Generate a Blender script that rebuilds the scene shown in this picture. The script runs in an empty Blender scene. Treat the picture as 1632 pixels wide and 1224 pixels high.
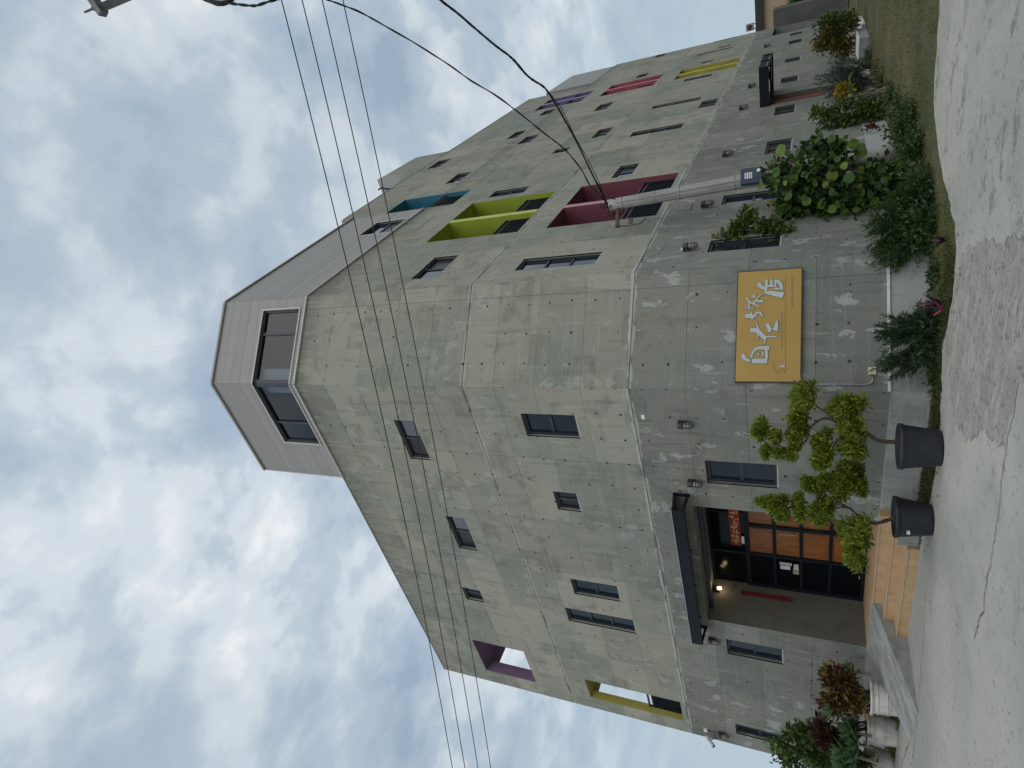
import bpy, bmesh, math, random
import numpy as np
from mathutils import Vector, Matrix, noise as mnoise

random.seed(7)
rng = np.random.default_rng(11)
SC = bpy.context.scene
COL = SC.collection
R = math.radians

# ------------------------------------------------------------------ camera
# the photograph was taken with the phone on its side: the camera is rolled a quarter turn
PITCH, ROLL, YAW = R(26.4573), R(0.5619), R(35.0943)
EYE = Vector((0, 0, 1.6))
fwd = Vector((math.cos(YAW) * math.cos(PITCH), math.sin(YAW) * math.cos(PITCH), math.sin(PITCH)))
rgt = Vector((math.sin(YAW), -math.cos(YAW), 0))
upv = rgt.cross(fwd)
r2 = rgt * math.cos(ROLL) + upv * math.sin(ROLL)
u2 = -rgt * math.sin(ROLL) + upv * math.cos(ROLL)
cam_d = bpy.data.cameras.new('camera')
cam = bpy.data.objects.new('camera', cam_d)
COL.objects.link(cam)
mx = Matrix((-u2, r2, -fwd)).transposed().to_4x4()
mx.translation = EYE
cam.matrix_world = mx
cam_d.sensor_fit = 'HORIZONTAL'
cam_d.sensor_width = 36.0
cam_d.lens = 960.45 / 1632 * 36
cam_d.clip_start = 0.05
cam_d.clip_end = 3000
SC.camera = cam

# ------------------------------------------------------------------ sky and sun
SUN_DIR = Vector((-0.48, -0.54, 0.85)).normalized()      # towards the sun, above and behind the camera
sun_el = math.asin(SUN_DIR.z)
sun_az = math.atan2(SUN_DIR.x, SUN_DIR.y)                # clockwise from +Y
W = bpy.data.worlds.new('World')
SC.world = W
W.use_nodes = True
nt = W.node_tree
nt.nodes.clear()


def wn(kind, **kw):
    n = nt.nodes.new(kind)
    for k, v in kw.items():
        setattr(n, k, v)
    return n


def wmath(op, a, b=None, c=None, clamp=False):
    n = wn('ShaderNodeMath', operation=op, use_clamp=clamp)
    for i, v in enumerate((a, b, c)):
        if v is None:
            continue
        if isinstance(v, (int, float)):
            n.inputs[i].default_value = v
        else:
            nt.links.new(v, n.inputs[i])
    return n.outputs[0]


out = wn('ShaderNodeOutputWorld')
bg = wn('ShaderNodeBackground')
bg.inputs['Strength'].default_value = 0.1
sky = wn('ShaderNodeTexSky', sky_type='NISHITA')
sky.sun_disc = False
sky.sun_elevation = sun_el
sky.sun_rotation = sun_az
sky.air_density = 1.0
sky.dust_density = 2.0
sky.ozone_density = 1.0
tc = wn('ShaderNodeTexCoord')
sep = wn('ShaderNodeSeparateXYZ')
nt.links.new(tc.outputs['Generated'], sep.inputs[0])
zc = wmath('ADD', wmath('MAXIMUM', sep.outputs['Z'], 0.0), 0.22)
px = wmath('DIVIDE', sep.outputs['X'], zc)
py = wmath('DIVIDE', sep.outputs['Y'], zc)
comb = wn('ShaderNodeCombineXYZ')
nt.links.new(px, comb.inputs[0])
nt.links.new(py, comb.inputs[1])


def wnoise(scale, detail, rough, dist=0.0, off=(0, 0, 0), stretch=(1, 1, 1), rot=0.0):
    mp = wn('ShaderNodeMapping')
    mp.inputs['Location'].default_value = off
    mp.inputs['Scale'].default_value = stretch
    mp.inputs['Rotation'].default_value = (0, 0, rot)
    nt.links.new(comb.outputs[0], mp.inputs['Vector'])
    n = wn('ShaderNodeTexNoise')
    n.inputs['Scale'].default_value = scale
    n.inputs['Detail'].default_value = detail
    n.inputs['Roughness'].default_value = rough
    n.inputs['Distortion'].default_value = dist
    nt.links.new(mp.outputs[0], n.inputs['Vector'])
    return n.outputs['Fac']


def wramp(fac, stops, interp='EASE'):
    n = wn('ShaderNodeValToRGB')
    n.color_ramp.interpolation = interp
    e = n.color_ramp.elements
    while len(e) < len(stops):
        e.new(0.5)
    for el, (p, c) in zip(e, stops):
        el.position = p
        el.color = c if len(c) == 4 else (*c, 1)
    nt.links.new(fac, n.inputs[0])
    return n.outputs[0]


big = wnoise(2.6, 9, 0.54, 0.12, (4.4, 0.9, 0), (1.0, 1.12, 1), R(25))
mid = wnoise(6.5, 9, 0.56, 0.20, (7.3, 2.2, 0), (1.0, 1.1, 1), R(60))
tone = wnoise(1.5, 4, 0.5, 0.2, (1.3, 8.2, 0))
cl = wmath('ADD', wmath('MULTIPLY', big, 0.62), wmath('MULTIPLY', mid, 0.38))
grey = wramp(cl, [(0.37, (3.2, 4.3, 5.7)), (0.455, (4.2, 5.2, 6.4)), (0.515, (5.4, 6.3, 7.2)),
                  (0.565, (7.0, 7.7, 8.3)), (0.635, (9.2, 9.4, 9.6))])
grey2 = wramp(cl, [(0.37, (3.4, 4.4, 5.6)), (0.475, (4.6, 5.5, 6.5)), (0.56, (6.3, 7.0, 7.6)), (0.65, (8.2, 8.6, 8.8))])
tm = wn('ShaderNodeMix', data_type='RGBA')
trm = wn('ShaderNodeMapRange', interpolation_type='SMOOTHSTEP')
trm.inputs['From Min'].default_value = 0.40
trm.inputs['From Max'].default_value = 0.58
nt.links.new(tone, trm.inputs['Value'])
nt.links.new(trm.outputs[0], tm.inputs['Factor'])
nt.links.new(grey, tm.inputs['A'])
nt.links.new(grey2, tm.inputs['B'])
cloud_col = tm.outputs['Result']
# the even veil low over the horizon
hz = wn('ShaderNodeMapRange', interpolation_type='SMOOTHSTEP')
hz.inputs['From Min'].default_value = 0.05
hz.inputs['From Max'].default_value = 0.50
nt.links.new(sep.outputs['Z'], hz.inputs['Value'])
veil = wn('ShaderNodeMix', data_type='RGBA')
veil.inputs['A'].default_value = (4.7, 5.8, 6.7, 1)
nt.links.new(hz.outputs[0], veil.inputs['Factor'])
nt.links.new(cloud_col, veil.inputs['B'])
mixs = wn('ShaderNodeMix', data_type='RGBA')
mixs.inputs['Factor'].default_value = 0.93
nt.links.new(sky.outputs[0], mixs.inputs['A'])
nt.links.new(veil.outputs['Result'], mixs.inputs['B'])
nt.links.new(mixs.outputs['Result'], bg.inputs['Color'])
nt.links.new(bg.outputs[0], out.inputs['Surface'])

sun_d = bpy.data.lights.new('sun', 'SUN')
sun_d.energy = 1.3
sun_d.angle = R(95)
sun_d.color = (1.0, 0.965, 0.91)
sun = bpy.data.objects.new('sun', sun_d)
sun.rotation_euler = SUN_DIR.to_track_quat('Z', 'Y').to_euler()
sun.location = (-10, -10, 30)
COL.objects.link(sun)

SC.view_settings.view_transform = 'Standard'
SC.view_settings.look = 'None'
SC.view_settings.exposure = 0.0
SC.view_settings.gamma = 1.0
SC.view_settings.use_curve_mapping = False
SC.cycles.max_bounces = 6

# ------------------------------------------------------------------ data measured in metres
DATA = {
    'b1_pads': [[8.185,5.972,1.684,0.269,0.19],[7.953,6.251,1.767,0.201,0.134],[7.814,6.417,1.776,0.168,0.123],[7.885,6.332,2.3,0.157,0.101],[7.805,6.428,2.084,0.123,0.078],[7.65,6.614,1.871,0.09,0.078],[7.653,6.61,2.193,0.09,0.056],[7.651,6.612,2.036,0.078,0.056],[8.132,6.035,1.106,0.235,0.213],[7.94,6.266,1.044,0.201,0.19],[7.762,6.479,1.053,0.179,0.179],[7.78,6.458,1.413,0.19,0.134],[7.6,6.674,1.421,0.168,0.134]],
    'b1_trunk': [[7.807,6.426,0.513],[7.806,6.426,0.619],[7.813,6.419,0.736],[7.844,6.382,0.814],[7.878,6.34,0.884],[7.89,6.326,0.994],[7.901,6.312,1.115],[7.921,6.288,1.197],[7.972,6.228,1.28],[8.0,6.194,1.384],[7.987,6.21,1.489],[7.926,6.282,1.594],[7.848,6.376,1.657],[7.787,6.449,1.667],[7.714,6.537,1.785],[7.704,6.549,1.938],[7.728,6.52,2.049],[7.787,6.45,2.162],[7.847,6.378,2.254]],
    'b1_br': [[[7.972,6.228,1.28],[8.038,6.148,1.363],[8.096,6.078,1.49],[8.17,5.989,1.641]],[[7.895,6.32,1.074],[7.831,6.396,1.216],[7.754,6.489,1.298],[7.677,6.582,1.36],[7.586,6.691,1.4]],[[7.884,6.334,0.953],[8.015,6.176,1.035],[8.133,6.035,1.096]],[[7.884,6.334,0.953],[7.793,6.442,1.013],[7.733,6.514,1.053]],[[7.895,6.32,1.615],[7.954,6.249,1.702],[7.968,6.232,1.767]]],
    'b2_pads': [[7.931,7.473,1.62,0.119,0.119],[7.666,7.734,1.448,0.203,0.179],[7.646,7.754,1.73,0.203,0.096],[7.689,7.711,2.153,0.131,0.239],[7.554,7.845,2.019,0.131,0.119],[7.376,8.02,0.957,0.37,0.191],[7.507,7.892,1.031,0.167,0.131],[8.003,7.402,1.14,0.263,0.215],[8.132,7.274,1.03,0.143,0.167],[7.944,7.46,1.394,0.155,0.108],[7.948,7.456,0.88,0.167,0.072]],
    'b2_trunk': [[7.634,7.766,0.477],[7.602,7.797,0.569],[7.564,7.835,0.693],[7.566,7.833,0.819],[7.624,7.775,0.945],[7.694,7.706,1.052],[7.73,7.671,1.161],[7.777,7.625,1.249],[7.826,7.577,1.304],[7.883,7.52,1.382],[7.842,7.561,1.472]],
    'b2_br': [[[7.694,7.706,1.052],[7.704,7.697,1.161],[7.68,7.72,1.248],[7.659,7.741,1.425]],[[7.659,7.741,1.425],[7.639,7.76,1.628],[7.639,7.761,1.834],[7.66,7.74,2.045],[7.685,7.715,2.212]],[[7.824,7.578,1.471],[7.882,7.521,1.54],[7.948,7.456,1.632]],[[7.58,7.82,0.861],[7.481,7.917,0.925],[7.343,8.053,0.957]],[[7.777,7.625,1.249],[7.877,7.526,1.183],[7.985,7.419,1.139]],[[7.826,7.577,1.304],[7.903,7.5,1.338],[7.971,7.433,1.383]]],
    'sg_blobs': [[12.886,4.338,1.677,0.669,0.613],[12.963,4.054,2.12,0.468,0.379],[12.765,4.787,1.238,0.502,0.502],[13.075,3.641,1.522,0.245,0.502],[13.033,3.796,1.205,0.268,0.379],[12.806,4.636,2.066,0.446,0.312],[12.866,4.412,1.088,0.613,0.446],[12.66,5.174,1.394,0.245,0.379],[12.737,4.889,1.897,0.335,0.335],[12.75,4.84,0.764,0.446,0.379],[12.865,4.416,0.625,0.29,0.379],[12.84,4.509,0.321,0.335,0.335],[12.617,5.333,2.243,0.178,0.245],[12.929,4.181,0.533,0.29,0.29],[12.915,4.232,0.158,0.312,0.223],[12.804,4.642,0.119,0.335,0.268]],
    'sg_stem': [[[12.838,4.515,0.272],[12.854,4.458,0.725],[12.875,4.379,1.352],[12.867,4.411,2.009]],[[12.847,4.484,0.522],[12.987,3.966,1.15],[13.082,3.617,1.682]],[[12.821,4.581,0.619],[12.731,4.913,1.129],[12.699,5.029,1.672]]],
    'tw_blobs': [[11.852,5.211,3.586,0.26,0.26],[11.923,5.003,3.24,0.26,0.281],[11.976,4.849,3.023,0.216,0.238],[12.115,4.448,2.738,0.173,0.13],[12.027,4.703,2.426,0.195,0.281],[11.806,5.346,3.37,0.173,0.195],[11.968,4.874,2.151,0.238,0.26],[11.876,5.141,3.424,0.216,0.281],[11.878,5.134,3.065,0.195,0.216],[12.05,4.635,2.879,0.151,0.151],[11.897,5.079,1.966,0.173,0.195]],
    'tw_stem': [[[11.928,4.989,0.361],[11.899,5.075,1.146],[11.971,4.866,1.88],[12.105,4.477,2.259],[12.187,4.237,2.645]],[[11.953,4.919,1.667],[11.916,5.026,2.318],[11.913,5.034,2.887],[11.832,5.268,3.612]],[[12.061,4.604,2.096],[12.031,4.692,2.538],[11.972,4.862,2.884],[11.935,4.969,3.239]]],
    'dk_blobs': [[10.559,4.469,0.5,0.404,0.365],[10.431,4.801,0.574,0.288,0.269],[10.498,4.627,0.243,0.404,0.346],[10.578,4.418,0.087,0.442,0.25],[10.652,4.226,0.678,0.308,0.269],[10.707,4.082,0.347,0.327,0.404],[10.767,3.925,0.19,0.327,0.288]],
    'ca_blobs': [[9.172,5.33,0.393,0.274,0.347],[8.98,5.65,0.308,0.274,0.365],[8.861,5.848,0.502,0.182,0.274],[9.073,5.495,0.119,0.41,0.201],[9.215,5.259,0.162,0.274,0.182],[9.127,5.405,0.59,0.255,0.201]],
    'fe_blobs': [[21.992,4.24,1.157,0.402,0.585],[22.044,3.97,0.833,0.366,0.64],[21.939,4.519,0.574,0.402,0.512],[21.921,4.612,0.983,0.256,0.366]],
    'or_blobs': [[27.815,3.997,1.213,0.363,0.498],[27.858,3.707,0.872,0.453,0.634],[27.777,4.258,0.657,0.408,0.453],[27.909,3.361,1.082,0.317,0.589],[27.892,3.474,0.579,0.363,0.408]],
    'lf_blobs': [[18.917,4.487,1.274,0.255,0.351],[18.87,4.701,0.903,0.255,0.446],[18.89,4.612,0.546,0.255,0.383],[18.951,4.329,1.574,0.128,0.191],[18.962,4.276,0.77,0.159,0.446],[18.862,4.74,0.231,0.319,0.383],[18.934,4.404,0.3,0.319,0.319],[18.794,5.053,0.134,0.255,0.319]],
    'ye_blobs': [[18.327,5.2,0.604,0.14,0.186],[18.362,5.035,0.694,0.093,0.124]],
    're_blobs': [[18.068,4.916,0.296,0.214,0.214],[18.042,5.04,0.155,0.153,0.183]],
    'yf_blobs': [[21.386,4.444,0.838,0.177,0.212]],
    'cr_blobs': [[7.99,12.875,0.967,0.3,0.275],[8.02,12.857,1.192,0.225,0.225],[7.726,13.038,0.805,0.275,0.275],[7.615,13.106,1.137,0.25,0.275]],
    'cr2_blobs': [[7.477,14.023,1.325,0.285,0.182],[7.358,14.092,1.175,0.233,0.233]],
    'ag': [[8.169,12.765,0.799],[7.518,13.166,1.137],[8.22,12.734,0.965]],
    'ag2': [[7.694,13.898,0.752],[7.518,14.0,0.643],[7.319,14.115,0.892],[7.313,14.119,0.692],[7.087,14.249,0.84]],
    'ls_blobs': [[7.46,14.867,1.518,0.376,0.47],[7.661,14.758,1.83,0.242,0.336],[7.38,14.911,2.138,0.242,0.268],[7.356,14.923,1.276,0.242,0.403],[7.156,15.032,1.944,0.188,0.336],[7.519,14.834,1.003,0.43,0.483],[7.717,14.727,1.459,0.322,0.376],[7.424,14.886,0.69,0.268,0.349]],
    'ls_stem': [[[7.663,14.756,0.341],[7.576,14.803,0.978],[7.606,14.788,1.581],[7.662,14.757,2.083]],[[7.575,14.804,0.745],[7.368,14.917,1.457],[7.366,14.918,2.201],[7.433,14.882,2.396]],[[7.498,14.846,0.862],[7.213,15.001,1.456],[7.129,15.047,2.068]]],
    'wires': [[[7.827,-0.844,8.1],[7.253,1.193,8.028],[6.365,4.35,7.924],[5.402,7.77,7.957],[4.082,12.461,8.1]],[[8.251,-0.806,8.1],[7.649,1.31,8.033],[6.716,4.59,7.941],[5.708,8.135,7.96],[4.329,12.982,8.1]],[[8.696,-0.765,8.1],[8.069,1.434,8.047],[7.096,4.848,7.946],[6.044,8.539,7.985],[4.609,13.572,8.1]],[[9.195,-0.72,8.1],[8.534,1.574,8.042],[7.509,5.128,7.978],[6.403,8.962,7.974],[4.898,14.18,8.1]]],
    'cable1': [[13.084,4.2,5.769],[12.927,3.633,5.887],[12.908,2.753,6.141],[12.69,2.328,6.194],[12.492,1.835,6.296],[12.227,1.477,6.349],[11.864,1.262,6.401],[11.512,1.093,6.379],[11.217,0.755,6.46],[10.866,0.494,6.545],[10.536,0.151,6.689],[10.201,-0.135,6.774],[9.85,-0.373,6.831],[9.542,-0.744,6.972]],
    'cable1b': [[13.084,4.2,5.769],[12.873,3.554,5.829],[12.572,3.07,5.849],[12.305,2.457,5.962],[12.056,1.846,6.043],[11.677,1.411,6.136]],
    'cable2': [[13.084,4.2,5.769],[12.86,3.896,5.844],[12.623,3.594,5.936],[12.475,3.171,6.022],[12.295,2.7,6.216],[12.033,2.409,6.338],[11.765,2.154,6.426],[11.516,1.749,6.658],[11.258,1.299,6.957],[10.959,0.926,7.233],[10.687,0.576,7.439],[10.398,0.14,7.772],[10.093,-0.207,8.03],[9.782,-0.527,8.263],[9.454,-0.684,8.338],[9.124,-0.822,8.396],[8.768,-1.094,8.649]],
    'loop': [[6.35,-0.972,7.994],[6.366,-0.909,7.896],[6.385,-0.852,7.798],[6.438,-0.843,7.7],[6.471,-0.804,7.602],[6.516,-0.756,7.472],[6.553,-0.74,7.393],[6.626,-0.744,7.276],[6.683,-0.74,7.179]],
    'loop2': [[6.36,-0.975,7.981],[6.379,-0.9,7.863],[6.424,-0.862,7.746],[6.491,-0.878,7.655]],
    'arm': [[6.794,-1.693,10.341],[6.661,-1.261,10.062],[6.688,-1.333,10.1],[6.917,-1.37,9.765]],
    'poletop': [13.084,4.2,5.769],
    'meter': [[13.135,4.1,3.097],[13.209,4.1,2.778],[12.311,4.1,2.694],[12.309,4.1,2.986]],
    'sign_strokes': [[[[1.88,2.45],[1.81,2.41],[1.77,2.33]],[0.066,0.066,0.0566]],[[[1.93,2.32],[1.8,2.32],[1.67,2.33]],[0.0425,0.0425,0.033]],[[[1.7,2.32],[1.67,2.19],[1.63,2.05]],[0.0519,0.0802,0.1085]],[[[1.81,2.31],[1.81,2.19]],[0.0377,0.033]],[[[1.93,2.24],[1.83,2.24]],[0.0377,0.0377]],[[[1.89,2.2],[1.88,2.14],[1.82,2.09],[1.73,2.08]],[0.0566,0.0566,0.0566,0.0566]],[[[1.76,2.19],[1.75,2.12]],[0.0377,0.0377]],[[[1.89,2.18],[1.79,2.17]],[0.0283,0.0283]],[[[1.29,2.65],[1.29,2.57],[1.28,2.53]],[0.066,0.0708,0.0472]],[[[1.35,2.56],[1.23,2.53]],[0.0236,0.0519]],[[[1.27,2.52],[1.33,2.47],[1.34,2.41],[1.27,2.37]],[0.033,0.0283,0.033,0.0283]],[[[1.27,2.52],[1.28,2.46]],[0.0208,0.0142]],[[[1.63,2.63],[1.57,2.61],[1.52,2.55],[1.49,2.49],[1.44,2.42]],[0.0472,0.033,0.033,0.0236,0.0113]],[[[1.43,2.68],[1.42,2.51]],[0.0113,0.0132]],[[[1.54,2.59],[1.43,2.59]],[0.0283,0.033]],[[[1.5,2.52],[1.59,2.47],[1.65,2.41],[1.67,2.36]],[0.033,0.0264,0.0132,0.0094]],[[[1.64,2.54],[1.64,2.49]],[0.0566,0.0566]],[[[1.55,2.47],[1.54,2.36]],[0.0396,0.0358]],[[[1.19,2.47],[1.1,2.45],[1.01,2.42]],[0.0075,0.0236,0.0519]],[[[1.04,2.56],[1.02,2.45],[0.95,2.38],[0.88,2.31]],[0.0802,0.0755,0.0708,0.066]],[[[0.96,2.44],[0.86,2.44]],[0.0264,0.0094]],[[[0.88,2.31],[0.78,2.34]],[0.0283,0.0094]],[[[0.91,2.29],[0.91,2.13]],[0.0283,0.0151]],[[[1.14,2.3],[1.08,2.27],[0.99,2.25]],[0.0566,0.066,0.0519]],[[[1.19,2.14],[1.1,2.15],[1.01,2.16]],[0.0189,0.0566,0.066]],[[[1.05,2.24],[1.05,2.16]],[0.0189,0.0189]],[[[0.61,2.68],[0.53,2.63],[0.49,2.55]],[0.066,0.0613,0.0377]],[[[0.49,2.52],[0.49,2.28]],[0.0802,0.0802]],[[[0.54,2.53],[0.62,2.52],[0.7,2.46],[0.72,2.37],[0.71,2.25]],[0.0236,0.0377,0.0566,0.066,0.0708]],[[[0.69,2.3],[0.53,2.29]],[0.0425,0.0425]],[[[0.63,2.42],[0.58,2.42]],[0.0264,0.0264]],[[[0.64,2.35],[0.58,2.35]],[0.0264,0.0264]]],
    'sign_lines': [[[[2.01,2.02],[1.0,2.01]],[0.0094,0.0094]],[[[1.22,2.01],[0.3,2.0]],[0.0094,0.0094]],[[[0.48,2.18],[0.38,2.18],[0.31,2.14],[0.28,2.08]],[0.0132,0.0132,0.0113,0.0094]],[[[0.48,2.13],[0.48,2.05]],[0.0094,0.0094]],[[[0.32,2.11],[0.35,2.04],[0.28,2.01]],[0.0094,0.0113,0.0132]]],
    'sign_icon': [[[[0.4,2.08],[0.4,2.01]],[0.0396,0.0396]]],
    'sign_text': [[0.69,2.06],[1.34,2.07],[1.38,1.91],[1.98,1.92]],
    'sign_corners': [[2.1,2.77],[2.09,1.77],[0.15,1.78],[0.13,2.79]],
}

XA = 9.0            # entrance front lies in the plane x = XA, running along +y
YB = 6.403          # where it meets the cut corner
YC = 4.797          # long side lies in the plane y = YC, running along +x
XC = 10.606
BW = (XC - XA) * math.sqrt(2)
Q = math.sqrt(0.5)
YEND = 18.72
XEND = 43.0


def FA(u, z, d=0.0):
    return (XA - d, u, z)


def FB(u, z, d=0.0):
    return (XA + u * Q - d * Q, YB - u * Q - d * Q, z)


def FC(u, z, d=0.0):
    return (u, YC - d, z)


def FE(u, z, d=0.0):            # far-left end wall, u runs along +x
    return (u, YEND + d, z)


# ------------------------------------------------------------------ materials
MATS = {}


class NB:
    """small node-building helper"""

    def __init__(self, name):
        self.m = bpy.data.materials.new(name)
        self.m.use_nodes = True
        self.t = self.m.node_tree
        self.t.nodes.clear()
        self.out = self.n('ShaderNodeOutputMaterial')
        self.p = self.n('ShaderNodeBsdfPrincipled')
        self.l(self.p.outputs[0], self.out.inputs['Surface'])
        MATS[name] = self.m

    def n(self, kind, **kw):
        n = self.t.nodes.new(kind)
        for k, v in kw.items():
            setattr(n, k, v)
        return n

    def l(self, a, b):
        self.t.links.new(a, b)

    def set(self, sock, v):
        if isinstance(v, bpy.types.NodeSocket):
            self.l(v, sock)
        elif isinstance(v, (tuple, list)) and len(v) == 3 and sock.type == 'RGBA':
            sock.default_value = (*v, 1)
        else:
            sock.default_value = v

    def coord(self, kind='Object'):
        return self.n('ShaderNodeTexCoord').outputs[kind]

    def pos(self):
        return self.n('ShaderNodeNewGeometry').outputs['Position']

    def mapv(self, v, scale=(1, 1, 1), loc=(0, 0, 0), rot=(0, 0, 0)):
        m = self.n('ShaderNodeMapping')
        m.inputs['Scale'].default_value = scale
        m.inputs['Location'].default_value = loc
        m.inputs['Rotation'].default_value = rot
        self.l(v, m.inputs['Vector'])
        return m.outputs[0]

    def noise(self, v, scale, detail=4, rough=0.5, dist=0.0, color=False):
        n = self.n('ShaderNodeTexNoise')
        n.inputs['Scale'].default_value = scale
        n.inputs['Detail'].default_value = detail
        n.inputs['Roughness'].default_value = rough
        n.inputs['Distortion'].default_value = dist
        self.l(v, n.inputs['Vector'])
        return n.outputs['Color' if color else 'Fac']

    def math(self, op, a, b=0.0, c=0.0, clamp=False):
        n = self.n('ShaderNodeMath', operation=op, use_clamp=clamp)
        for i, v in enumerate((a, b, c)):
            self.set(n.inputs[i], v)
        return n.outputs[0]

    def step(self, v, a, b, lo=0.0, hi=1.0):
        n = self.n('ShaderNodeMapRange', interpolation_type='SMOOTHSTEP')
        self.l(v, n.inputs['Value'])
        n.inputs['From Min'].default_value = a
        n.inputs['From Max'].default_value = b
        n.inputs['To Min'].default_value = lo
        n.inputs['To Max'].default_value = hi
        return n.outputs[0]

    def mix(self, f, a, b, blend='MIX'):
        n = self.n('ShaderNodeMix', data_type='RGBA', blend_type=blend)
        self.set(n.inputs['Factor'], f)
        self.set(n.inputs['A'], a)
        self.set(n.inputs['B'], b)
        return n.outputs['Result']

    def ramp(self, f, stops):
        n = self.n('ShaderNodeValToRGB')
        e = n.color_ramp.elements
        while len(e) < len(stops):
            e.new(0.5)
        for el, (p, c) in zip(e, stops):
            el.position = p
            el.color = (*c, 1)
        self.l(f, n.inputs[0])
        return n.outputs[0]

    def bump(self, h, strength=0.3, dist=0.02):
        n = self.n('ShaderNodeBump')
        n.inputs['Strength'].default_value = strength
        n.inputs['Distance'].default_value = dist
        self.l(h, n.inputs['Height'])
        self.l(n.outputs[0], self.p.inputs['Normal'])

    def base(self, c):
        self.set(self.p.inputs['Base Color'], c)

    def rough(self, v):
        self.set(self.p.inputs['Roughness'], v)


def simple(name, col, rough=0.6, metal=0.0, spec=None, vary=0.12, scale=4.0, bump=0.0):
    b = NB(name)
    v = b.coord('Object')
    f = b.noise(v, scale, 5, 0.6)
    c0 = tuple(x * (1 - vary) for x in col)
    c1 = tuple(min(1, x * (1 + vary)) for x in col)
    b.base(b.mix(b.step(f, 0.3, 0.7), c0, c1))
    b.rough(rough)
    b.p.inputs['Metallic'].default_value = metal
    if spec is not None:
        b.p.inputs['Specular IOR Level'].default_value = spec
    if bump:
        b.bump(b.noise(v, scale * 12, 4, 0.6), bump, 0.01)
    return b.m


def concrete_wall(name, base, warm, patch_amt, light, stain=0.5, seed=0.0, ties=True):
    """cast concrete; UV holds metres along the wall and height"""
    b = NB(name)
    uv = b.n('ShaderNodeUVMap', uv_map='metres').outputs[0]
    v = b.mapv(uv, (1, 1, 1), (seed * 13.1, seed * 7.7, 0))
    info = b.n('ShaderNodeObjectInfo')
    rnd = info.outputs['Random']
    sx = b.n('ShaderNodeSeparateXYZ')
    b.l(uv, sx.inputs[0])
    u_, z_ = sx.outputs[0], sx.outputs[1]
    # slow tone drift and the tint of each pour
    drift = b.noise(v, 0.45, 4, 0.55, 0.6)
    c = b.mix(b.step(drift, 0.34, 0.64), base, warm)
    c = b.mix(b.math('MULTIPLY', b.step(rnd, 0.62, 1.0), 0.55), c, warm)
    c = b.mix(0.5, c, b.mix(rnd, (0.36, 0.37, 0.36), (0.62, 0.61, 0.59)), 'OVERLAY')
    # form boards: faint rectangles of different tone
    fv = b.n('ShaderNodeCombineXYZ')
    b.l(b.math('FLOOR', b.math('DIVIDE', b.math('ADD', u_, b.math('MULTIPLY', b.math('FLOOR', b.math('DIVIDE', z_, 0.485)), 0.41)), 0.645)), fv.inputs[0])
    b.l(b.math('FLOOR', b.math('DIVIDE', z_, 0.485)), fv.inputs[1])
    wnz = b.n('ShaderNodeTexWhiteNoise', noise_dimensions='2D')
    b.l(fv.outputs[0], wnz.inputs['Vector'])
    boards = b.step(wnz.outputs['Value'], 0.79, 0.83)
    edge_soft = b.step(b.noise(v, 1.3, 5, 0.6), 0.44, 0.52)
    c = b.mix(b.math('MULTIPLY', b.math('MULTIPLY', boards, edge_soft), 0.38), c, (0.150, 0.150, 0.125))
    # rain streaks (vertical) and board drag (horizontal)
    streak = b.noise(b.mapv(v, (2.6, 0.22, 1)), 2.0, 6, 0.62, 0.3)
    c = b.mix(b.math('MULTIPLY', b.step(streak, 0.52, 0.76), stain), c, tuple(x * 0.55 for x in base))
    drag = b.noise(b.mapv(v, (0.35, 5.0, 1)), 2.2, 6, 0.65)
    c = b.mix(b.math('MULTIPLY', b.step(drag, 0.48, 0.72), 0.5), c, tuple(x * 1.28 for x in base))
    # long pale and dark drips
    dr = b.noise(b.mapv(v, (7.0, 0.40, 1)), 1.6, 5, 0.6, 0.2)
    dm = b.noise(v, 0.8, 3, 0.5)
    c = b.mix(b.math('MULTIPLY', b.math('MULTIPLY', b.step(dr, 0.60, 0.70), b.step(dm, 0.42, 0.56)), 0.55), c, light)
    c = b.mix(b.math('MULTIPLY', b.math('MULTIPLY', b.step(dr, 0.40, 0.30), b.step(dm, 0.56, 0.42)), 0.55), c, tuple(x * 0.5 for x in base))
    # weathering under the roof edge
    we = b.math('MULTIPLY', b.step(z_, 12.35, 13.15), b.math('LESS_THAN', z_, 13.2))
    c = b.mix(b.math('MULTIPLY', b.math('MULTIPLY', we, b.step(dr, 0.35, 0.6)), 0.6), c, (0.12, 0.115, 0.095))
    # cloudy blotches
    bl = b.noise(v, 1.9, 8, 0.66, 0.5)
    c = b.mix(b.math('MULTIPLY', b.step(bl, 0.53, 0.70), 0.55), c, tuple(x * 0.58 for x in base))
    c = b.mix(b.math('MULTIPLY', b.step(bl, 0.44, 0.26), 0.35), c, tuple(x * 1.3 for x in warm))
    # dabs of pale repair mortar, hard-edged and drawn out sideways
    pv = b.mapv(v, (1.5, 0.8, 1), (5.3, 2.1, 0))
    pn = b.noise(pv, 1.9, 6, 0.60, 0.15)
    pm = b.math('MULTIPLY', b.step(pn, 0.585, 0.602), b.step(b.noise(v, 11, 4, 0.6), 0.34, 0.44))
    dv = b.n('ShaderNodeTexVoronoi')
    dv.inputs['Scale'].default_value = 1.5
    dv.inputs['Randomness'].default_value = 1.0
    b.l(b.mapv(v, (2.1, 0.95, 1)), dv.inputs['Vector'])
    dab = b.math('LESS_THAN', b.math('ADD', dv.outputs['Distance'], b.math('MULTIPLY', b.noise(v, 9, 3, 0.6), 0.16)), 0.20)
    sepc = b.n('ShaderNodeSeparateColor')
    b.l(dv.outputs['Color'], sepc.inputs[0])
    dab = b.math('MULTIPLY', dab, b.math('GREATER_THAN', sepc.outputs[0], 0.25))
    area = b.step(b.noise(v, 0.42, 3, 0.5), 0.40, 0.60, 0.10, 1.0)
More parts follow.
